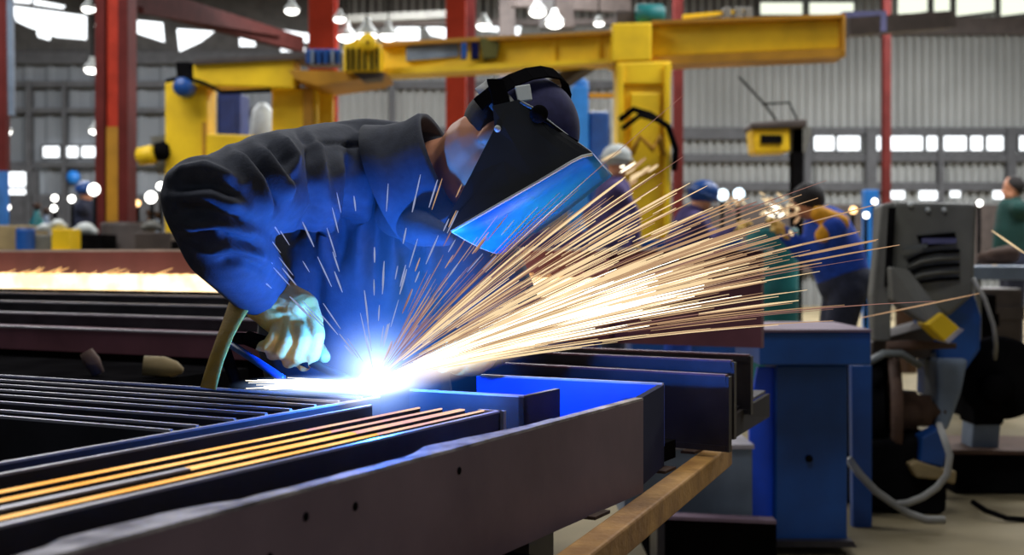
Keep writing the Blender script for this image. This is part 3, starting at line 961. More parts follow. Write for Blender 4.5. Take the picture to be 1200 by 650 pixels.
# ------------------------------------------------------------------ the welder
YW = 2.3
t = thing('person', 'welder in dark work jacket and black mask, bent over the bright weld', 'person', (P(440, 300, 2.6).x, 2.62, 0))
WELDER = t
# trousers and boots
tr = MB()
hip = P(425, 470, 2.66)
for sx, fx in ((-0.09, -0.13), (0.09, 0.10)):
    h = hip + Vector((sx, 0, -0.05))
    tr.chain([h, Vector((h.x + fx * 0.3, 2.60, 0.47)), Vector((h.x + fx * 0.4, 2.68, 0.10))], [0.105, 0.075, 0.062])
tr.ell(hip + Vector((0, 0, 0.02)), (0.19, 0.13, 0.13))
part('trousers', remeshed(tr, 0.015, 4), M_TROUS, t)
for sx, fx in ((-0.09, -0.13), (0.09, 0.10)):
    b = MB(); x = hip.x + sx + fx * 0.4
    b.chain([(x, 2.68, 0.10), (x, 2.68, 0.05), (x + 0.02, 2.55, 0.035)], [0.06, 0.055, 0.045])
    b.box((x + 0.008, 2.60, 0.01), (0.10, 0.28, 0.02))
    part('boot', remeshed(b, 0.01, 3), M_BLACK, t)
# jacket: torso and both sleeves in one surface
jk = MB()
sh = P(400, 192, 2.40)
jk.chain([hip + Vector((0, 0, 0.0)), P(412, 380, 2.60), P(430, 290, 2.57), P(452, 232, 2.53)], [0.185, 0.195, 0.19, 0.155])
jk.chain([P(500, 268, 2.47), P(530, 300, 2.52)], [0.09, 0.10])
jk.chain([P(452, 240, 2.53), P(425, 205, 2.46), P(390, 195, 2.42)], [0.14, 0.105, 0.085])        # right shoulder girdle
jk.chain([P(355, 178, 2.42), P(430, 180, 2.46), P(490, 196, 2.47)], [0.05, 0.07, 0.085])           # upper back
jk.chain([P(470, 240, 2.55), P(520, 262, 2.60), P(548, 290, 2.66)], [0.13, 0.12, 0.10])            # chest and left shoulder
jk.chain([P(388, 205, 2.40), P(318, 215, 2.17), P(246, 236, 2.0)], [0.100, 0.088, 0.069])         # right upper arm
jk.chain([P(240, 232, 2.0), P(264, 282, 2.08), P(304, 335, 2.265)], [0.070, 0.072, 0.056])         # right forearm
jk.chain([P(548, 290, 2.66), P(590, 362, 2.62), P(567, 404, 2.50)], [0.10, 0.078, 0.056])          # left arm
J = remeshed(jk, 0.0065, 10)
FL = [([(200, 206), (240, 198), (281, 216)], 7, 0.011), ([(198, 219), (250, 214), (286, 232)], 6, -0.009),
      ([(197, 232), (245, 229), (290, 246)], 7, 0.011), ([(203, 248), (250, 246), (300, 262)], 6, -0.009), ([(210, 262), (255, 260), (305, 276)], 7, 0.010),
      ([(222, 278), (260, 274), (310, 290)], 6, -0.008), ([(232, 293), (270, 288), (316, 304)], 6, 0.008), ([(250, 308), (285, 304), (318, 318)], 5, -0.007),
      ([(268, 175), (300, 215), (316, 255)], 7, 0.013), ([(284, 172), (312, 208), (328, 244)], 6, -0.012), ([(296, 168), (325, 208), (340, 236)], 7, 0.012),
      ([(312, 164), (336, 190), (345, 222)], 6, -0.011), ([(326, 158), (345, 185), (334, 228)], 6, 0.010),
      ([(344, 146), (363, 168), (371, 242), (341, 285)], 5, -0.010), ([(350, 150), (372, 175), (380, 240), (358, 290)], 6, 0.008),
      ([(397, 172), (390, 240), (376, 310)], 8, 0.012), ([(412, 172), (405, 250), (392, 330)], 8, -0.014), ([(430, 172), (425, 250), (418, 340)], 8, 0.012),
      ([(446, 175), (444, 260), (438, 350)], 8, -0.014), ([(462, 178), (462, 260), (458, 350)], 8, 0.011), ([(480, 200), (482, 280), (478, 360)], 8, -0.012),
      ([(500, 240), (505, 300), (498, 370)], 9, 0.010), ([(363, 166), (410, 168), (461, 174)], 3, -0.006), ([(345, 290), (352, 350), (345, 420)], 9, 0.010), ([(372, 300), (370, 360), (372, 430)], 9, -0.010)]
folds(J, FL)
part('jacket', J, M_JACKET, t)
# sleeve cuff
cf = MB(); cf.tube([P(296, 322, 2.295), P(305, 335, 2.292), P(314, 347, 2.288)], [0.061, 0.059, 0.060], 24)
part('cuff', remeshed(cf, 0.004, 2), M_JACKET, t)
# collar
ax = Vector((0.88, -0.20, 0.36)).normalized()
cc = P(490, 207, 2.375)
cl = MB(); cl.lathe(cc, ax, [(-0.055, 0.128), (-0.02, 0.112), (0.02, 0.104), (0.048, 0.107), (0.058, 0.102), (0.050, 0.094), (0.02, 0.090), (-0.02, 0.092), (-0.055, 0.10)], 40)
cl.f = cl.f[:-2]; cl.m = cl.m[:-2]; cl.s = cl.s[:-2]
n_ = 40
for k in range(n_):
    cl.f.append([k, (k + 1) % n_, 8 * n_ + (k + 1) % n_, 8 * n_ + k]); cl.m.append(0); cl.s.append(True)
part('collar', cl, M_JACKET, t)
lp = MB(); lp.chain([P(466, 250, 2.37), P(496, 269, 2.27), P(524, 277, 2.24)], [0.045, 0.032, 0.018])
part('lapel', remeshed(lp, 0.006, 4), M_JACKET, t)
# head, neck and shoulders under the jacket as one surface
au = Vector((0.76, -0.05, 0.60)).normalized()      # towards the crown
fn = Vector((0.42, -0.42, -0.70)); fn = (fn - au * fn.dot(au)).normalized()   # where the face looks
rt = au.cross(fn).normalized()
HC = P(597, 166, 2.30)
Mh = Matrix((rt, fn, au)).transposed()
hd = MB()
hd.ell(HC + au * 0.015, (0.076, 0.096, 0.10), Mh)
hd.ell(HC - au * 0.045 + fn * 0.022, (0.060, 0.070, 0.075), Mh)
hd.ell(HC - au * 0.10 + fn * 0.055, (0.030, 0.030, 0.028), Mh)                  # chin
hd.capsule(HC - au * 0.005 + fn * 0.09, 0.010, HC - au * 0.035 + fn * 0.108, 0.014)   # nose
hd.ell(HC - au * 0.068 + fn * 0.088, (0.024, 0.010, 0.008), Mh)                 # lips
for s in (-1, 1):
    hd.ell(HC + rt * (s * 0.074) - au * 0.018 + fn * 0.006, (0.010, 0.016, 0.027), Mh)   # ears
    hd.ell(HC + rt * (s * 0.030) + au * 0.012 + fn * 0.088, (0.013, 0.010, 0.008), Mh)  # eye lids
hd.chain([HC - au * 0.05 - fn * 0.025, P(545, 197, 2.37), P(500, 215, 2.45), P(470, 245, 2.53)], [0.070, 0.068, 0.078, 0.11])
part('body', remeshed(hd, 0.005, 4), M_SKIN, t)
hr = MB(); hr.ell(HC + au * 0.004 - fn * 0.022, (0.0785, 0.086, 0.072), Mh)
part('hair', remeshed(hr, 0.006, 2), M_HAIR, t, label='short dark hair at the nape')
# cap
cp = MB(); nu, nv = 32, 12
vs, fs = [], []
for i in range(nv + 1):
    th = math.radians(4 + 86 * i / nv)
    for k in range(nu):
        a = 2 * PI * k / nu
        q = Vector((0.098 * math.sin(th) * math.cos(a), 0.112 * math.sin(th) * math.sin(a), 0.122 * math.cos(th)))
        vs.append(HC + au * 0.012 + Mh @ q)
for i in range(nv):
    for k in range(nu):
        fs.append([i * nu + k, (i + 1) * nu + k, (i + 1) * nu + (k + 1) % nu, i * nu + (k + 1) % nu])
fs.append(list(range(nu)))
cp.add(vs, fs, True)
o_ = part('cap', cp, M_CAP, t); o_.modifiers.new('thick', 'SOLIDIFY').thickness = 0.004
# headgear: band, crown strap, side bracket, knob
hb = MB()
def ring(c, ra, rb, X, Yv, n=40):
    return [c + X * (ra * math.cos(2 * PI * k / n)) + Yv * (rb * math.sin(2 * PI * k / n)) for k in range(n)]
r0 = ring(HC + au * 0.010, 0.106, 0.116, rt, fn); r1 = ring(HC + au * 0.050, 0.104, 0.114, rt, fn)
r2 = ring(HC + au * 0.010, 0.101, 0.111, rt, fn); r3 = ring(HC + au * 0.050, 0.099, 0.109, rt, fn)
vs = r0 + r1 + r3 + r2; N = 40
fs = []
for L in range(4):
    for k in range(N):
        fs.append([L * N + k, L * N + (k + 1) % N, ((L + 1) % 4) * N + (k + 1) % N, ((L + 1) % 4) * N + k])
hb.add(vs, fs, True)
gear = part('headband', hb, M_DGREY, t, label='grey plastic mask headband')
cs = MB()
pts = []
for k in range(13):
    a = math.radians(-10 + 200 * k / 12)
    pts.append(HC + au * 0.02 + (rt * math.cos(a) * 0.112 + au * math.sin(a) * 0.125) - fn * 0.03)
for i in range(len(pts) - 1):
    cs.bar(pts[i], pts[i + 1] + (pts[i + 1] - pts[i]) * 0.05, 0.028, 0.004, fn.cross(pts[i + 1] - pts[i]))
part('crown_strap', cs, M_BLACK, gear)
sb = MB(); sb.prism([P(603, 101, 2.19), P(621, 98, 2.19), P(624, 117, 2.18), P(607, 119, 2.18)], (0, 0.02, 0)); part('bracket', sb, M_WHITE, gear, 0.002, label='pale bracket at the top of the mask')
sb = MB(); sb.prism([P(570, 92, 2.18), P(590, 92, 2.18), P(599, 122, 2.17), P(578, 124, 2.17)], (0, 0.012, 0)); part('strap_end', sb, M_BLACK, gear, 0.002)
sb = MB(); sb.prism([P(586, 98, 2.26), P(600, 94, 2.26), P(612, 98, 2.26), P(610, 104, 2.26), P(590, 106, 2.26)], (0, 0.03, 0)); part('buckle', sb, M_BLACK, gear, 0.002)
kn = MB(); kn.lathe(P(631, 134, 2.155), (0.1, -1, 0), [(-0.02, 0.012), (0, 0.015), (0.012, 0.015), (0.016, 0.011)], 20); part('knob', kn, M_BLACK, gear)
# mask: side panel towards the camera, curved front panel lit by the arc, far side
side = [P(x, y, 2.165) for x, y in ((521, 264), (552, 205), (580, 150), (577, 124), (608, 117), (622, 127), (640, 142), (692, 179))]
frn = [P(x, y, 2.15) for x, y in ((529, 270), (560, 252), (600, 229), (628, 213), (655, 197), (670, 188), (682, 182), (694, 179.5))]
far = [P(588, 297, 2.33), P(608, 285, 2.33), P(636, 266, 2.34), P(656, 252, 2.345), P(680, 234, 2.35), P(694, 223, 2.36), P(706, 213, 2.36), P(716, 205, 2.37)]
msk = MB()
cols = []
for i in range(8):
    s_, f_, g_ = side[i], frn[i], far[i]
    mid = (f_ + g_) / 2 - Vector((-0.012, 0.012, 0.016))
    row = [s_, s_.lerp(f_, 0.5), f_.lerp(s_, 0.04), f_]
    for q in (0.25, 0.5, 0.75):
        row.append((f_ * (1 - q) ** 2 + mid * 2 * q * (1 - q) + g_ * q ** 2))
    row.append(g_)
    row.append(g_ + (s_ - f_) * 0.5 + Vector((0, 0.02, 0)))
    row.append(g_ + (s_ - f_) + Vector((0, 0.02, 0)))
    cols.append(row)
R = len(cols[0])
vs = [p for row in cols for p in row]
fs, ff = [], []
for i in range(7):
    for j in range(R - 1):
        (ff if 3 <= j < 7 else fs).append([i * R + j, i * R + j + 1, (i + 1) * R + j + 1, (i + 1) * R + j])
msk.add(vs, fs, False)
mo = part('welding_mask', msk, M_MASK, t, label='black welding mask')
sl = mo.modifiers.new('thick', 'SOLIDIFY'); sl.thickness = 0.004; sl.offset = 0
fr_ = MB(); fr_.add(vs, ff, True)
fo = part('face_shield', fr_, mat('arc_lit_shield', (6, 118, 225), 0.4, scale=9, rgb2=(24, 150, 240), spec=0.3), mo, label='front of the mask, coloured blue for the arc light on it')  # arc's blue light on the black mask put into the colour
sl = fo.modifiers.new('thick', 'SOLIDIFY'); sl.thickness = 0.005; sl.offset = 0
eg = MB(); eg.tube([p + Vector((0, -0.003, -0.002)) for p in frn], 0.0025, 8); eg.tube([frn[0]] + [cols[0][j] for j in (4, 5, 6)] + [far[0]], 0.0025, 8)
part('edge_highlight', eg, M_WHITE, mo)  # white tube standing for the highlight along the mask edge
rim = MB(); rim.tube([P(610, 119, 2.162), P(624, 127, 2.162), P(642, 142, 2.165), P(668, 162, 2.175), P(692, 179, 2.187), P(716, 205, 2.365)], 0.003, 8); part('rim', rim, M_GREYP, mo)
rim = MB(); rim.tube([P(634, 138, 2.15), P(662, 158, 2.165), P(676, 166, 2.18)], 0.003, 8); part('stay', rim, M_BLACK, mo)
rv = MB(); rv.lathe(P(583, 151, 2.163), (0, -1, 0), [(-0.004, 0.006), (0.004, 0.006), (0.006, 0.003)], 12); part('rivet', rv, M_WHITE, mo)
# right glove closed round the torch
gl = MB()
YG = 2.19
wr = P(312, 346, 2.285)
gl.chain([wr, P(334, 362, 2.265), P(350, 374, 2.250)], [0.047, 0.046, 0.034])
gl.chain([P(330, 352, 2.260), P(352, 362, 2.240), P(362, 376, 2.235)], [0.036, 0.034, 0.026])
gl.chain([P(318, 364, 2.270), P(332, 380, 2.250)], [0.034, 0.028])
FING = [[(366, 368, 2.225), (372, 392, 2.205), (367, 415, 2.210), (356, 428, 2.235)], [(356, 375, 2.225), (355, 398, 2.200), (349, 417, 2.210), (338, 424, 2.240)],
        [(341, 379, 2.230), (338, 398, 2.205), (330, 412, 2.215), (319, 415, 2.245)], [(327, 379, 2.240), (322, 394, 2.215), (314, 405, 2.225), (304, 405, 2.250)]]
for fgr, r in zip(FING, (0.0135, 0.0138, 0.0130, 0.0115)):
    gl.chain([P(*q) for q in fgr], [r * 1.12, r * 1.05, r, r * 0.88], 12)
gl.chain([P(330, 362, 2.290), P(352, 392, 2.295), P(372, 408, 2.285), P(380, 418, 2.270)], [0.02, 0.016, 0.0145, 0.012], 12)   # thumb round the far side
G = remeshed(gl, 0.0032, 3)
folds(G, [([(300, 352), (318, 362), (338, 362)], 3, -0.004), ([(318, 344), (338, 352), (358, 364)], 3, 0.003), ([(322, 372), (340, 370), (360, 380)], 3, -0.003)])
g_ = part('glove', G, M_GLOVE, t, label='tan leather work glove')
gc = MB(); gc.tube([P(304, 340, 2.292), P(313, 350, 2.285), P(322, 356, 2.275)], [0.048, 0.046, 0.045], 24); part('glove_cuff', remeshed(gc, 0.004, 2), M_GLOVE, g_)
# left glove steadying behind the glare
gl = MB()
gl.chain([P(567, 404, 2.50), P(552, 416, 2.45), P(540, 420, 2.42)], [0.046, 0.042, 0.034])
for k, (dx, dy) in enumerate(((0, 0), (4, 6), (7, 11), (9, 16))):
    gl.chain([P(540 + dx, 412 + dy * 0.6, 2.41), P(522 + dx, 412 + dy, 2.38), P(510 + dx, 418 + dy * 0.8, 2.36)], [0.014, 0.0125, 0.011], 10)
gl.chain([P(557, 408, 2.44), P(540, 400, 2.40), P(527, 402, 2.38)], [0.018, 0.014, 0.012], 10)
part('glove', remeshed(gl, 0.004, 3), M_GLOVE, t)
# leather strap hanging under the sleeve
st = MB()
pts = [P(284, 352, 2.25), P(274, 372, 2.21), P(264, 394, 2.17), P(254, 420, 2.14), P(248, 440, 2.13), P(244, 455, 2.125)]
pts = [P(288, 345, 2.26)] + pts
st.tube(pts, [0.030, 0.026, 0.020, 0.0165, 0.0155, 0.016, 0.0165], 16, (1, 0.3))
part('leather_strap', st, M_STRAP, t, label='ochre leather strap hanging below the sleeve')

# welding torch
t = thing('welding_torch', 'dark welding torch held in the tan glove, pointing at the arc', 'torch', P(335, 440, 2.17))
m_ = MB(); m_.tube([P(290, 396, 2.26), P(318, 406, 2.24), P(345, 414, 2.23), P(365, 424, 2.22)], [0.013, 0.015, 0.016, 0.013], 14); part('handle', m_, M_BLACK, t)
m_ = MB(); m_.tube([P(362, 423, 2.222), P(385, 434, 2.20), P(402, 442, 2.175), P(414, 450, 2.155)], [0.008, 0.008, 0.008, 0.008], 12); part('neck', m_, M_STEELD, t)
m_ = MB(); m_.tube([P(411, 448, 2.16), P(426, 458, 2.138)], [0.011, 0.0095], 14); part('nozzle', m_, M_STEELD, t)
m_ = MB(); m_.tube([P(292, 397, 2.26), P(272, 396, 2.28), P(262, 404, 2.30), P(270, 430, 2.36), P(285, 470, 2.42), P(285, 560, 2.45), P(250, 640, 2.5)], 0.011, 10); part('cable', m_, M_BLACK, t)
m_ = MB(); m_.tube([P(262, 398, 2.28), P(296, 420, 2.23), P(332, 444, 2.19)], 0.007, 10); part('wire_guide', m_, M_BLUE, t)

# ------------------------------------------------------------------ workers and machines behind


def figure(label, Y, J, mats, voxel=0.018, helmet=None, scarf=None):
    """J: joints in photo px (head, neck, hip, lsh, lel, lha, rel, rha, knees, feet)"""
    g = lambda k: P(J[k][0], J[k][1], Y + (J[k][2] if len(J[k]) > 2 else 0))
    hip = g('hip')
    t = thing('person', label, 'person', (hip.x, hip.y, 0))
    head, neck = g('head'), g('neck')
    d = (head - neck).normalized()
    b = MB()
    b.ell(head + d * 0.02, (0.08, 0.09, 0.105))
    b.ell(head - d * 0.06 + Vector((J.get('face', -1) * 0.03, -0.02, 0)), (0.055, 0.06, 0.06))
    b.capsule(head + Vector((J.get('face', -1) * 0.095, -0.02, -0.01)), 0.012, head + Vector((J.get('face', -1) * 0.1, -0.02, -0.03)), 0.015)
    b.chain([head - d * 0.03, neck, neck.lerp(hip, 0.2)], [0.06, 0.055, 0.08])
    part('body', remeshed(b, 0.012, 3), M_SKIN, t)
    jk = MB()
    jk.chain([hip, neck.lerp(hip, 0.5), neck.lerp(hip, 0.15)], [0.15, 0.165, 0.14])
    for s in ('l', 'r'):
        sh = neck.lerp(hip, 0.14) + Vector((0, 0.15 if s == 'l' else -0.15, 0))
        jk.chain([neck.lerp(hip, 0.15), sh, g(s + 'el'), g(s + 'ha')], [0.1, 0.078, 0.058, 0.045])
    part('jacket', remeshed(jk, voxel, 4), mats[0], t)
    for s in ('l', 'r'):
        h = MB(); e, a = g(s + 'el'), g(s + 'ha'); dd = (a - e).normalized()
        h.capsule(a, 0.036, a + dd * 0.06, 0.034)
        for k in range(4):
            o2 = Vector((0, (k - 1.5) * 0.021, 0))
            h.chain([a + dd * 0.06 + o2, a + dd * 0.11 + o2, a + dd * (0.14 - 0.01 * abs(k - 1.5)) + o2 + Vector((0, 0, -0.03))], [0.012, 0.011, 0.010], 8)
        h.chain([a + Vector((0, -0.03, 0)), a + dd * 0.06 + Vector((0, -0.05, -0.02))], [0.014, 0.011], 8)
        part('glove', remeshed(h, 0.008, 2), M_GLOVE, t)
    tr = MB()
    tr.ell(hip, (0.16, 0.17, 0.15))
    for s, k, f in ((1, 'lkn', 'lft'), (-1, 'rkn', 'rft')):
        fz = g(f); fz.z = 0.08
        tr.chain([hip + Vector((0, 0.09 * s, -0.05)), g(k), fz], [0.10, 0.075, 0.055])
    part('trousers', remeshed(tr, voxel, 4), mats[1], t)
    for f in ('lft', 'rft'):
        fz = g(f); fz.z = 0.05
        bo = MB(); bo.capsule(fz, 0.05, fz + Vector((J.get('face', -1) * 0.16, 0, -0.01)), 0.04)
        part('boot', bo, M_BLACK, t)
    if helmet:
        h = MB()
        if helmet[1] == 'hair':
            h.ell(head + d * 0.035 + Vector((-J.get('face', -1) * 0.02, 0, 0)), (0.095, 0.1, 0.095))
            part('hair', h, helmet[0], t)
        else:
            h.ell(head + d * 0.045, (0.115, 0.115, 0.095)); part('hard_hat', h, helmet[0], t)
            k = MB(); k.lathe(head + d * 0.02, d, [(0, 0.13), (0.012, 0.13)], 20); part('brim', k, helmet[0], t)
    if scarf:
        s = MB(); s.chain([neck + Vector((-0.06, -0.12, 0.03)), neck + Vector((0.05, -0.15, -0.02)), neck.lerp(hip, 0.25) + Vector((-0.08, -0.16, 0))], [0.05, 0.055, 0.045]); part('scarf', remeshed(s, 0.015, 2), scarf, t)
    return t


figure('worker in blue jacket with amber collar, bending left over grinding sparks', 7.3,
       dict(head=(948, 238), neck=(966, 258), hip=(990, 330), lel=(945, 300), lha=(918, 272), rel=(975, 318), rha=(926, 280), lkn=(968, 430), rkn=(975, 425), lft=(985, 520), rft=(990, 520), face=-1),
       (M_BLUEC, M_TROUS), helmet=(M_HAIR, 'hair'), scarf=M_HIVIS)
figure('worker in violet overalls far behind the spark spray, left of the teal drum', 9.5,
       dict(head=(822, 232), neck=(815, 250), hip=(795, 320), lel=(840, 280), lha=(862, 268), rel=(830, 290), rha=(858, 272), lkn=(800, 390), rkn=(790, 390), lft=(795, 460), rft=(785, 460), face=1),
       (M_PURPC, M_BLUEC), helmet=(M_BLUE, 'hat'))
figure('worker in a pale hard hat in front of the yellow crane post', 9.8,
       dict(head=(722, 190), neck=(720, 212), hip=(715, 300), lel=(690, 250), lha=(700, 285), rel=(742, 250), rha=(745, 285), lkn=(715, 380), rkn=(722, 380), lft=(712, 460), rft=(725, 460), face=1),
       (M_PURPC, M_TROUS), helmet=(M_WHITE, 'hat'))
figure('worker in dark green overalls at the right edge of the hall', 12,
       dict(head=(1186, 222), neck=(1186, 236), hip=(1186, 302), lel=(1172, 268), lha=(1168, 295), rel=(1198, 268), rha=(1200, 295), lkn=(1184, 370), rkn=(1190, 370), lft=(1182, 430), rft=(1192, 430), face=-1),
       (mat('green_cloth', (24, 66, 60), 0.9), M_TROUS), helmet=(M_HAIR, 'hair'))
figure('distant worker in dark clothes left of the left red column', 15,
       dict(head=(100, 226), neck=(100, 238), hip=(101, 285), lel=(92, 262), lha=(90, 280), rel=(110, 262), rha=(114, 278), lkn=(100, 340), rkn=(104, 340), lft=(99, 400), rft=(106, 400), face=1),
       (M_TROUS, M_BLACK), helmet=(M_BLUE, 'hat'))


def drum(px, py0, py1, w, Y, m, label):
    r = w / 2 * Y / 1500
    z1 = CAM_H - (py0 - 300) / 1500 * Y
    c = Vector(((px - 600) / 1500 * Y, Y, 0)); h = z1
    t = thing('steel_drum', label, 'drum', c)
    b = MB(); b.lathe(c, (0, 0, 1), [(0, r), (0.02, r), (h * .32, r), (h * .34, r * 1.04), (h * .36, r), (h * .66, r), (h * .68, r * 1.04), (h * .7, r), (h - .02, r), (h, r * 0.97)], 28)
    part('body', b, m, t)
    l = MB(); l.lathe(c + Vector((0, 0, h)), (0, 0, 1), [(-0.005, r * 0.9), (0.012, r * 0.9)], 28); part('lid', l, M_BROWN, t)


drum(905, 268, 0, 60, 8.4, M_TEAL, 'teal drum beside the bending worker in blue')
drum(30, 268, 0, 22, 12, M_BLUE, 'blue drum at the far left behind the stack')
drum(150, 262, 0, 62, 12.8, M_BROWN, 'brown drum at the foot of the left red column')


def crate(x0, x1, y0, Y, dep, m, label, ztop=None, slats=True):
    xa, xb = (x0 - 600) / 1500 * Y, (x1 - 600) / 1500 * Y
    z = CAM_H - (y0 - 300) / 1500 * Y
    t = thing('crate', label, 'crate', ((xa + xb) / 2, Y, 0))
    b = MB(); b.box(((xa + xb) / 2, Y + dep / 2, z / 2), (xb - xa, dep, z)); part('box', b, m, t, 0.01)
    for k in range(3):
        zz = z * (0.2 + 0.3 * k)
        s = MB(); s.box(((xa + xb) / 2, Y - 0.01, zz), (xb - xa + 0.02, 0.02, z * 0.1)); part('slat', s, m, t)
    return t


crate(60, 82, 268, 11.5, 0.3, M_YEL, 'yellow bin left of the left red column')
crate(-20, 36, 264, 12.5, 0.5, M_TAN, 'tan crate at the far left')
crate(84, 118, 274, 12, 0.5, M_BLACK, 'dark crate between the yellow bin and the left red column')
crate(158, 200, 272, 12, 0.5, M_BROWN, 'brown crate right of the left red column')
crate(200, 246, 282, 11, 0.5, M_BLACK, 'black crate hidden partly by the welder\'s sleeve')
crate(38, 60, 275, 12, 0.5, M_DGREY, 'grey crate just left of the yellow bin')
crate(1148, 1198, 338, 9, 0.5, M_BROWN, 'brown crate on the floor at the right edge')
crate(1140, 1168, 345, 8.5, 0.4, M_BLACK, 'black crate beside the brown one at the right edge')
crate(740, 870, 280, 10.5, 0.6, M_BLUE, 'long blue crate behind the sparks')
crate(600, 700, 270, 11, 0.6, M_PURPC, 'violet grey crate behind the welder\'s mask')
crate(420, 590, 262, 12, 0.6, M_DGREY, 'grey crate behind the welder')
# things on the crates and benches far left
def lumps(px, py, Y, r, m, label, name='casting'):
    c = P(px, py, Y)
    b = MB(); b.ell(c, (r, r * 0.8, r * 0.7)); b.capsule(c + Vector((-r, 0, -r * .3)), r * .5, c + Vector((r, 0, -r * .3)), r * .4)
    single(name, remeshed(b, r * 0.12, 2), m, label, 'casting')


lumps(68, 262, 11.6, 0.06, M_WHITE, 'pale lump of rag on the yellow bin', 'rag_bundle')
lumps(100, 268, 12.2, 0.09, M_WHITE, 'long pale casting on the dark crate by the left red column')
lumps(52, 266, 12.2, 0.05, M_WHITE, 'small pale casting on the grey crate')
lumps(178, 264, 12.2, 0.07, M_DGREY, 'grey casting on the brown crate right of the left red column')
t = thing('blue_cabinet', 'sky blue cabinet at the left edge of the hall', 'cabinet', Vector((P(-10, 300, 14).x, 14, 0)))
part('body', slab([(-60, 172), (-10, 172), (-10, 417), (-60, 417)], 14, 0.5), M_BLUEL, t, 0.01)
part('door', slab([(-56, 180), (-13, 180), (-13, 400), (-56, 400)], 13.97, 0.03), M_BLUEL, t, 0.005)


def worklight(px, py, Y, r, label, m=None, z=None):
    c = P(px, py, Y)
    t = thing('work_light', label, 'lamp', (c.x, c.y, 0), 'small work lights on stands')
    g = MB(); g.ell(c, (r, r * 0.5, r), nu=14, nv=8); part('bulb', g, m or M_LAMP, t)
    s = MB(); s.tube([(c.x, c.y + r * 0.6, 0), (c.x, c.y + r * 0.6, c.z)], 0.02, 8); part('stand', s, M_BLACK, t)
    h = MB(); h.lathe(c + Vector((0, r * 0.2, 0)), (0, 1, 0), [(0, r * 1.1), (r * 0.5, r * 0.7), (r * 0.7, r * 0.3)], 16); part('reflector', h, M_DGREY, t)


M_LAMPB = glow('cool_lamp', (0.75, 0.9, 1.0), 4.0)
M_LAMPO = glow('amber_lamp', (1.0, 0.6, 0.25), 4.0)
for px, py, Y, r, lab, m in [(64, 232, 14, 0.035, 'upper of two small white work lights by the open door', M_LAMP), (63, 244, 14, 0.035, 'lower of two small white work lights by the open door', M_LAMP),
                             (84, 233, 14.5, 0.04, 'white work light just left of the distant worker', M_LAMP), (110, 222, 13, 0.06, 'broad white work light left of the left red column', M_LAMP),
                             (8, 243, 14.5, 0.04, 'white work light in front of the sky blue cabinet', M_LAMP),
                             (161, 238, 14, 0.035, 'amber work light right of the left red column', M_LAMPO), (177, 231, 13.5, 0.06, 'bright white work light beside the gantry leg', M_LAMP),
                             (188, 218, 13.5, 0.04, 'pale work light high beside the gantry leg', M_LAMP),
                             (847, 228, 14, 0.06, 'cool white work light above the teal drum, left of two', M_LAMPB), (866, 227, 14, 0.06, 'cool white work light above the teal drum, right of two', M_LAMPB),
                             (1015, 252, 13, 0.03, 'small white work light between the bending worker and the grey machine', M_LAMP), (1025, 236, 13.5, 0.03, 'small white light on the blue pillar beside the grey machine', M_LAMP),
                             (1000, 246, 12, 0.035, 'amber work light behind the bending worker', M_LAMPO), (1148, 238, 13, 0.03, 'small white work light just right of the grey machine', M_LAMP)]:
    worklight(px, py, Y, r, lab, m)
t = thing('blue_pillar', 'narrow sky blue pillar between the bending worker and the grey machine', 'pillar', Vector((P(1022, 300, 14).x, 14, 0)))
part('shaft', slab([(1014, 222), (1030, 222), (1030, 417), (1014, 417)], 14, 0.15), M_BLUEL, t, 0.01)
part('foot', slab([(1008, 408), (1036, 408), (1036, 417), (1008, 417)], 13.9, 0.3), M_BLUE, t)

def gas_bottle(px, y0, Y, r, m, label):
    c = Vector(((px - 600) / 1500 * Y, Y, 0)); h = CAM_H - (y0 - 300) / 1500 * Y
    t = thing('gas_bottle', label, 'gas bottle', c)
    b = MB(); b.lathe(c, (0, 0, 1), [(0, r), (h * .78, r), (h * .88, r * .75), (h * .92, r * .35), (h * .95, r * .3)], 20); part('body', b, m, t)
    v = MB(); v.lathe(c + Vector((0, 0, h * .94)), (0, 0, 1), [(0, r * .25), (h * .03, r * .25), (h * .03, r * .45), (h * .06, r * .45)], 14); part('valve', v, M_RUST, t)


M_ORNG = mat('orange_paint', (196, 96, 52), 0.6)
gas_bottle(43, 238, 14.8, 0.10, M_TEAL, 'teal gas bottle by the bright open door, left of two small lights')
gas_bottle(54, 244, 15.2, 0.09, M_GREYB, 'grey gas bottle by the bright open door')
gas_bottle(175, 246, 14.6, 0.09, M_RUST, 'rusty gas bottle right of the left red column')
gas_bottle(184, 248, 13.6, 0.09, M_GREYB, 'grey gas bottle beside the gantry leg')
gas_bottle(1062, 238, 12, 0.10, M_RUST, 'rusty gas bottle behind the grey machine')
t = thing('wall_sign', 'small round blue sign on the far wall left of the left red column', 'sign', wallpt(88, 213) + Vector((0, -0.2, 0)))
q = MB(); q.lathe(wallpt(88, 208) + Vector((0, -0.05, 0)), (0, -1, 0), [(0, 0.14), (0.1, 0.14)], 20); part('disc', q, M_BLUEL, t)
# long table at right edge behind
t = thing('work_table', 'grey work table with rusty parts at the right edge', 'table', Vector((P(1190, 320, 8).x, 8, 0)))
part('table_top', slab([(1140, 312), (1260, 312), (1260, 328), (1140, 328)], 7.6, 0.8), M_GREYB, t, 0.005)
for x in (1144, 1250):
    part('leg', slab([(x, 328), (x + 6, 328), (x + 6, 512), (x, 512)], 7.7, 0.06), M_DGREY, t)
m_ = MB(); c = P(1165, 300, 7.9); m_.capsule(c, 0.05, c + Vector((0.1, 0, 0.01)), 0.06); m_.capsule(c + Vector((0.02, 0, -0.01)), 0.045, c + Vector((-0.05, 0.05, -0.01)), 0.04)
single('rusty_fitting', remeshed(m_, 0.012, 2), M_RUST, 'rusty fitting on the grey work table', 'fitting')

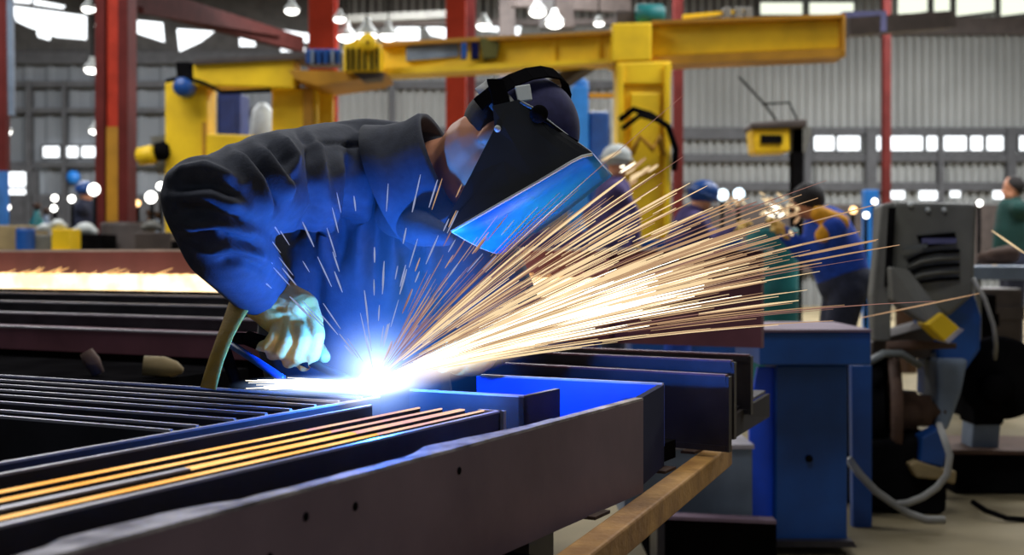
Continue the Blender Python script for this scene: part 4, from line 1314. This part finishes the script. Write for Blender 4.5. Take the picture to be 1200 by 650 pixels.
# the grey machine at right
YM = 5.5
t = thing('cutting_machine', 'large grey machine with louvred hood, blue column and round motor, right of the trestle', 'machine', Vector((P(1085, 300, YM).x, YM, 0)))
hood = MB()
a = [P(1048, 236, YM), P(1146, 238, YM), P(1142, 345, YM), P(1112, 372, YM), P(1044, 334, YM)]
hood.prism(a, (0.02, 0.4, 0)); ho = part('hood', hood, M_DGREY, t, 0.02)
part('hood_side', slab([(1033, 240, YM - 0.02), (1049, 236, YM - 0.05), (1044, 400, YM - 0.05), (1024, 400, YM - 0.02), (1022, 345, YM - 0.02)], YM, 0.08), M_DGREY, t, 0.01)
part('hood_gap', slab([(1043, 243), (1050, 243), (1044, 335), (1038, 335)], YM - 0.06, 0.03), M_BLACK, t)
ve = MB(); ve.prism([P(1074, 276, YM), P(1118, 272, YM), P(1120, 284, YM), P(1080, 290, YM)], (0, -0.015, 0)); part('vent', ve, M_BLACK, ho)
ve = MB(); ve.prism([P(1080, 279, YM - .02), P(1120, 279, YM - .02), P(1120, 285, YM - .02), P(1080, 286, YM - .02)], (0, -0.01, 0)); part('vent_bar', ve, M_LILAC, ho)
ve = MB(); ve.prism([P(1056, 291, YM - .02), P(1086, 284, YM - .02), P(1086, 290, YM - .02), P(1060, 293, YM - .02)], (0, -0.01, 0)); part('vent_lip', ve, M_GREYP, ho)
for k in range(5):
    y = 294 + 8 * k
    ve = MB(); ve.tube([P(1064 - k, y + 12, YM - .005), P(1080, y + 4, YM - .02), P(1100, y + 1, YM - .02), P(1124, y, YM - .005)], 0.008, 8); part('louvre', ve, M_DGREY if k % 2 else M_BLACK, ho)
for x, y in ((1067, 240), (1087, 246), (1106, 246)):
    ve = MB(); ve.lathe(P(x, y, YM), (0, -1, 0), [(0, 0.012), (0.012, 0.010)], 12); part('bolt', ve, M_WHITE, ho)
part('arm', slab([(1044, 312, YM - 0.12), (1066, 316, YM - 0.12), (1106, 367, YM - 0.2), (1090, 382, YM - 0.2), (1046, 352, YM - 0.12)], YM, 0.12), M_DGREY, t, 0.01)
part('arm_cap', slab([(1104, 366), (1127, 386), (1108, 401), (1086, 380)], YM - 0.23, 0.14), M_YEL, t, 0.008, label='yellow end cap of the arm')
part('cap_tip', slab([(1125, 384), (1130, 386), (1112, 402), (1108, 399)], YM - 0.24, 0.14), M_EDGE, t)
part('blue_column', slab([(1090, 345), (1138, 330), (1152, 372), (1150, 410), (1132, 436), (1118, 470), (1098, 470), (1100, 420)], YM + 0.06, 0.3), M_BLUE, t, 0.02)
part('slate_foot', slab([(1100, 420), (1136, 420), (1128, 460), (1112, 505), (1098, 505)], YM + 0.02, 0.2), M_GREYB, t, 0.02)
part('inner_frame', slab([(1022, 400), (1096, 380), (1096, 400), (1090, 420), (1022, 420)], YM + 0.1, 0.3), M_BROWN, t, 0.01)
part('wheel_guard', MB().tube([P(1018, 424, YM - .1), P(1036, 414, YM - .1), P(1056, 414, YM - .1), P(1078, 428, YM - .1)], 0.016, 12, (2.0, 1)), M_GREYP, t)
part('pipe', MB().tube([P(1040, 408, YM - .05), P(1070, 404, YM - .05), P(1120, 405, YM - .05)], [0.03, 0.022, 0.012], 12), M_RUST, t)
mo_ = MB(); mo_.lathe(P(1046, 480, YM + 0.1), (1, -0.22, 0), [(-0.02, 0.22), (0.0, 0.235), (0.025, 0.235), (0.03, 0.20), (0.032, 0.09), (0.10, 0.085), (0.105, 0.07), (0.16, 0.068), (0.165, 0.04), (0.22, 0.035)], 36); part('motor', mo_, M_RUST, t)
mo_ = MB(); mo_.lathe(P(1022, 480, YM + 0.12), (1, -0.22, 0), [(-0.1, 0.14), (0.04, 0.20), (0.05, 0.10)], 28); part('flywheel', mo_, M_BLACK, t)
part('base', slab([(1000, 520), (1100, 510), (1112, 545), (1110, 600), (1098, 606), (1000, 596)], YM - 0.1, 0.5), M_BLACK, t, 0.02)
part('pedestal', slab([(1004, 420), (1044, 420), (1044, 597), (1004, 597)], YM + 0.2, 0.2), M_BLACK, t, 0.01)
part('blue_shoe', slab([(1080, 512), (1102, 500), (1110, 530), (1106, 548), (1078, 542)], YM - 0.14, 0.1), M_BLUE, t, 0.01)
part('tan_shoe', slab([(1066, 544), (1076, 540), (1104, 549), (1122, 552), (1120, 568), (1098, 562), (1074, 560)], YM - 0.16, 0.1), M_TAN, t, 0.01)
hs = MB(); YH = 5.05
hs.tube([P(994, 537, YH), P(1008, 556, YH), P(1026, 575, YH), P(1047, 590, YH), P(1066, 602, YH), P(1086, 609, YH), P(1107, 609, YH)], 0.016, 10)
hs.tube([P(1047, 591, YH), P(1064, 589, YH), P(1082, 582, YH), P(1098, 571, YH), P(1110, 556, YH), P(1113, 533, YH), P(1106, 512, YH + .05), P(1101, 498, YH + .2)], 0.014, 10)
part('hose', hs, M_HOSE, t, label='white hose looping down to the floor')
hs = MB(); hs.tube([P(1140, 326, YM), P(1154, 350, YM), P(1164, 380, YM), P(1167, 402, YM), P(1166, 420, YM + .2)], 0.01, 8); part('hose', hs, M_HOSE, t)

t = thing('pedestal_grinder', 'black disc grinder on a slate post at the right edge', 'grinder', Vector((P(1160, 560, 5.9).x, 5.9, 0)))
w_ = MB(); w_.lathe(P(1172, 442, 5.8), (0.2, 1, 0), [(-0.06, 0.16), (-0.05, 0.185), (0.06, 0.185), (0.08, 0.15)], 36); part('wheel_guard', w_, M_BLACK, t)
w_ = MB(); w_.lathe(P(1168, 455, 5.72), (0.2, 1, 0), [(-0.05, 0.05), (-0.03, 0.07), (0.02, 0.07)], 24); part('hub', w_, M_BLACK, t)
part('neck', slab([(1140, 458), (1184, 462), (1176, 498), (1142, 498)], 5.85, 0.2), M_BLACK, t, 0.01)
part('post', slab([(1141, 490), (1174, 490), (1168, 560), (1136, 560)], 5.9, 0.15), M_GREYB, t, 0.01)
part('base_plate', slab([(1116, 532), (1260, 532), (1260, 578), (1118, 578)], 5.85, 0.4), M_BLACK, t, 0.01)
part('base_edge', slab([(1114, 527), (1260, 529), (1260, 533), (1114, 532)], 5.8, 0.5), M_RUST, t)
cb = MB(); cb.tube([P(1140, 588, 5.4), P(1155, 598, 5.3), P(1180, 607, 5.25), P(1210, 609, 5.25)], 0.012, 8)
for q in range(len(cb.v)):
    pass
single('floor_cable', cb, M_BLACK, 'thin black cable curving on the floor at the right', 'cable')

# ------------------------------------------------------------------ arc, flame and sparks


def volume_mat(name, col_core, col_edge, strength, power=2.5, core=0.35):
    m = bpy.data.materials.new(name); m.use_nodes = True
    nt = m.node_tree
    nt.nodes.remove(nt.nodes['Principled BSDF'])
    tc = nt.nodes.new('ShaderNodeTexCoord')
    ln = nt.nodes.new('ShaderNodeVectorMath'); ln.operation = 'LENGTH'
    nt.links.new(tc.outputs['Object'], ln.inputs[0])
    inv = nt.nodes.new('ShaderNodeMapRange'); inv.inputs[1].default_value = 0; inv.inputs[2].default_value = 1; inv.inputs[3].default_value = 1; inv.inputs[4].default_value = 0
    nt.links.new(ln.outputs['Value'], inv.inputs[0])
    pw = nt.nodes.new('ShaderNodeMath'); pw.operation = 'POWER'; pw.inputs[1].default_value = power
    nt.links.new(inv.outputs[0], pw.inputs[0])
    mu = nt.nodes.new('ShaderNodeMath'); mu.operation = 'MULTIPLY'; mu.inputs[1].default_value = strength
    nt.links.new(pw.outputs[0], mu.inputs[0])
    rp = nt.nodes.new('ShaderNodeValToRGB')
    rp.color_ramp.elements[0].position = core; rp.color_ramp.elements[0].color = (*col_edge, 1)
    rp.color_ramp.elements[1].position = 0.85; rp.color_ramp.elements[1].color = (*col_core, 1)
    nt.links.new(inv.outputs[0], rp.inputs[0])
    em = nt.nodes.new('ShaderNodeEmission')
    nt.links.new(rp.outputs[0], em.inputs[0]); nt.links.new(mu.outputs[0], em.inputs[1])
    nt.links.new(em.outputs[0], nt.nodes['Material Output'].inputs['Volume'])
    return m


def flame(name, c, rad, m, parent, dirv=None):
    """a self-glowing volume: unit sphere scaled; its glow falls off from the middle"""
    b = MB(); b.ell((0, 0, 0), 1.0, nu=24, nv=14)
    o = bpy.data.objects.new(name, b.mesh(name)); COL.objects.link(o)
    o.parent = parent
    o.location = Vector(c) - worldloc(parent)
    if dirv is not None:
        o.rotation_euler = Vector(dirv).to_track_quat('X', 'Z').to_euler()
    o.scale = rad
    o.data.materials.append(m)
    return o


t = thing('welding_arc', 'blinding white welding arc with blue halo at the bar ends', 'flame', ARC)
JD = Vector((0.94, 0.03, 0.325)).normalized()
cr = MB(); cr.ell(ARC + Vector((0, 0, 0.012)), (0.03, 0.02, 0.022)); part('core', remeshed(cr, 0.004, 1), glow('arc_core', (0.9, 0.96, 1.0), 14), t)
flame('halo', ARC + Vector((0, 0, 0.03)), (0.17, 0.13, 0.16), volume_mat('arc_halo', (0.55, 0.75, 1.0), (0.02, 0.18, 1.0), 46, 3.6, 0.25), t)
flame('arc_haze', ARC + Vector((0.07, 0.05, 0.13)), (0.24, 0.13, 0.30), volume_mat('arc_haze', (0.05, 0.35, 1.0), (0.01, 0.12, 1.0), 2.6, 1.8, 0.1), t)  # blue haze of arc light, added as a self-glowing volume
flame('flame', ARC + Vector((-0.06, 0, 0.005)), (0.19, 0.035, 0.022), volume_mat('arc_reflection', (0.8, 0.9, 1.0), (0.35, 0.55, 1.0), 160, 2.0, 0.2), t)  # arc's reflection along the bars, put in as a glowing volume
flame('jet_glow', ARC + JD * 0.22, (0.40, 0.05, 0.034), volume_mat('jet_flame', (1.0, 0.90, 0.72), (1.0, 0.74, 0.46), 52, 2.0, 0.2), t, JD)

SPM = [glow('spark_white', (1.0, 0.90, 0.70), 3.2), glow('spark_gold', (1.0, 0.74, 0.42), 1.0), glow('spark_orange', (1.0, 0.60, 0.33), 0.5), glow('spark_rose', (0.80, 0.40, 0.32), 0.36), glow('spark_pale', (0.60, 0.66, 1.0), 0.50)]


def streak(m, o, d, s0, s1, r, g=0.10, mi=0):
    """a flying spark: thin incandescent thread along its ballistic path"""
    pts, rs = [], []
    n = 4
    for k in range(n + 1):
        s = s0 + (s1 - s0) * k / n
        p = o + d * s
        p.z -= g * s * s
        pts.append(p)
        rs.append(r * (0.25 + 0.75 * math.sin(PI * min(max((k + 0.35) / (n + 0.7), 0), 1))))
    m.mi = mi
    m.tube(pts, rs, 5)


def ang(th, ph):
    th, ph = math.radians(th), math.radians(ph)
    return Vector((math.cos(th) * math.cos(ph), math.sin(ph), math.sin(th) * math.cos(ph)))


def tint(s):
    s += random.gauss(0, 0.08)
    return 0 if s < 0.36 else 1 if s < 0.52 else 2 if s < 0.70 else 3


spray = MB()
O = ARC + Vector((0, 0, 0.015))
for i in range(470):      # the white core
    th = max(random.gauss(20.5, 2.3), 12)
    s0 = abs(random.gauss(0.0, 0.16)) + 0.02
    L = random.uniform(0.10, 0.36)
    streak(spray, O, ang(th, random.gauss(0, 5)), s0, s0 + L, random.uniform(0.0007, 0.0016), 0.10, tint((s0 + L * 0.6) * 0.80))
for i in range(190):      # gold around it
    th = max(random.gauss(20.0, 5.0), 11.5)
    s0 = abs(random.gauss(0.06, 0.20)) + 0.03
    L = random.uniform(0.10, 0.40)
    streak(spray, O, ang(th, random.gauss(0, 7)), s0, s0 + L, random.uniform(0.0006, 0.0013), 0.10, min(3, max(1, tint(s0 * 0.8 + L * 0.4 + 0.22))))
for i in range(115):      # thin upper fan
    th = random.uniform(27, 47)
    s0 = abs(random.gauss(0, 0.15)) + 0.02
    L = random.uniform(0.07, 0.30)
    streak(spray, O, ang(th, random.gauss(0, 9)), s0, s0 + L, random.uniform(0.0005, 0.0009), 0.08, random.choice([1, 2, 2, 3, 3]))
for i in range(60):
    th = random.uniform(44, 66)
    s0 = abs(random.gauss(0, 0.10)) + 0.02
    L = random.uniform(0.03, 0.14)
    streak(spray, O, ang(th, random.gauss(0, 12)), s0, s0 + L, random.uniform(0.0005, 0.0008), 0.05, random.choice([2, 3, 3]))
for i in range(120):  # streaks drawn for the arc glow reflected along the bars
    th = random.gauss(180, 1.6); s0 = random.uniform(0, 0.1); L = random.uniform(0.04, 0.12)
    streak(spray, O + Vector((0, random.uniform(-.02, .02), -0.006)), ang(th, random.gauss(0, 8)), s0, s0 + L, random.uniform(0.0006, 0.0012), 0.0, 0)
single('spark_spray', spray, SPM, 'dense white and gold spray of sparks pouring right from the weld', 'sparks', loc=ARC, kind='stuff')


def spark(o, d, s0, s1, r, mi, label, group, g=0.06):
    m = MB(); streak(m, o, d, s0, s1, r, g, 0)
    c = o + d * ((s0 + s1) / 2)
    single('spark', m, SPM[mi], label, 'spark', group, loc=c)


random.seed(21)
# long sparks of the right-hand fan
for i in range(165):
    if i < 85:
        th = max(random.gauss(20.5, 4.0), 11.5); s1 = random.uniform(0.40, 0.88); L = random.uniform(0.12, 0.38)
    else:
        th = random.uniform(25, 44); s1 = random.uniform(0.22, 0.66) - (th - 25) * 0.004; L = random.uniform(0.06, 0.24)
    if i % 11 == 0:
        th = random.uniform(27, 36); s1 = random.uniform(0.58, 0.74); L = random.uniform(0.06, 0.16)
    L = min(L, s1 - 0.03)
    spark(O, ang(th, random.gauss(0, 7)), s1 - L, s1, random.uniform(0.0009, 0.0017), max(1, tint(s1 * 0.65 + 0.12)), 'thin glowing spark flying right in the fan from the weld', 'sparks flying right from the weld', 0.10)
# short pale sparks rising in front of the jacket
for i in range(84):
    th = random.choice([random.uniform(62, 130), random.uniform(95, 140), random.uniform(45, 80)])
    s1 = random.uniform(0.06, 0.36)
    L = random.uniform(0.018, 0.055)
    spark(O, ang(th, random.gauss(-3, 8)), max(s1 - L, 0.01), s1, random.uniform(0.0009, 0.0017), 4 if th > 72 else random.choice([4, 3, 2]), 'short pale spark rising in front of the blue lit jacket', 'sparks rising before the jacket', 0.0)
# sparks of the grinding worker behind
random.seed(5)
for i in range(34):
    c = P(random.gauss(912, 12), random.gauss(246, 10), 7.0 + random.uniform(-.1, .1))
    d = Vector((random.uniform(-1, .4), random.uniform(-.3, .3), random.uniform(-.6, .8))).normalized()
    spark(c, d, 0, random.uniform(0.015, 0.06), random.uniform(0.005, 0.011), random.choice([0, 1, 1, 2]), 'golden grinding spark in the cluster before the bending worker\'s face', 'grinding sparks before the worker in blue', 0)
for i in range(10):
    c = P(random.gauss(862, 8), random.gauss(240, 7), 9.0)
    spark(c, Vector((random.uniform(-1, 1), 0, random.uniform(-1, 1))).normalized(), 0, 0.04, random.uniform(0.006, 0.012), random.choice([1, 2]), 'orange grinding spark at the violet worker\'s hands', 'grinding sparks at the violet worker', 0)
for i in range(12):
    c = P(random.gauss(728, 22), random.gauss(212, 16), 6.0)
    spark(c, Vector((1, 0, random.uniform(.3, .8))).normalized(), 0, random.uniform(0.02, 0.12), random.uniform(0.004, 0.009), random.choice([0, 1, 1, 2]), 'blurred golden spark drifting before the yellow crane post', 'drifting sparks before the crane post', 0)
spark(P(1162, 270, 4.0), Vector((0.8, 0, -0.55)).normalized(), 0, 0.13, 0.003, 1, 'lone golden spark falling at the right edge beside the grey machine', None, 0)
spark(P(1010, 372, 3.2), Vector((0.97, 0, 0.2)).normalized(), 0, 0.30, 0.002, 2, 'long thin spark crossing in front of the grey machine', None, 0)
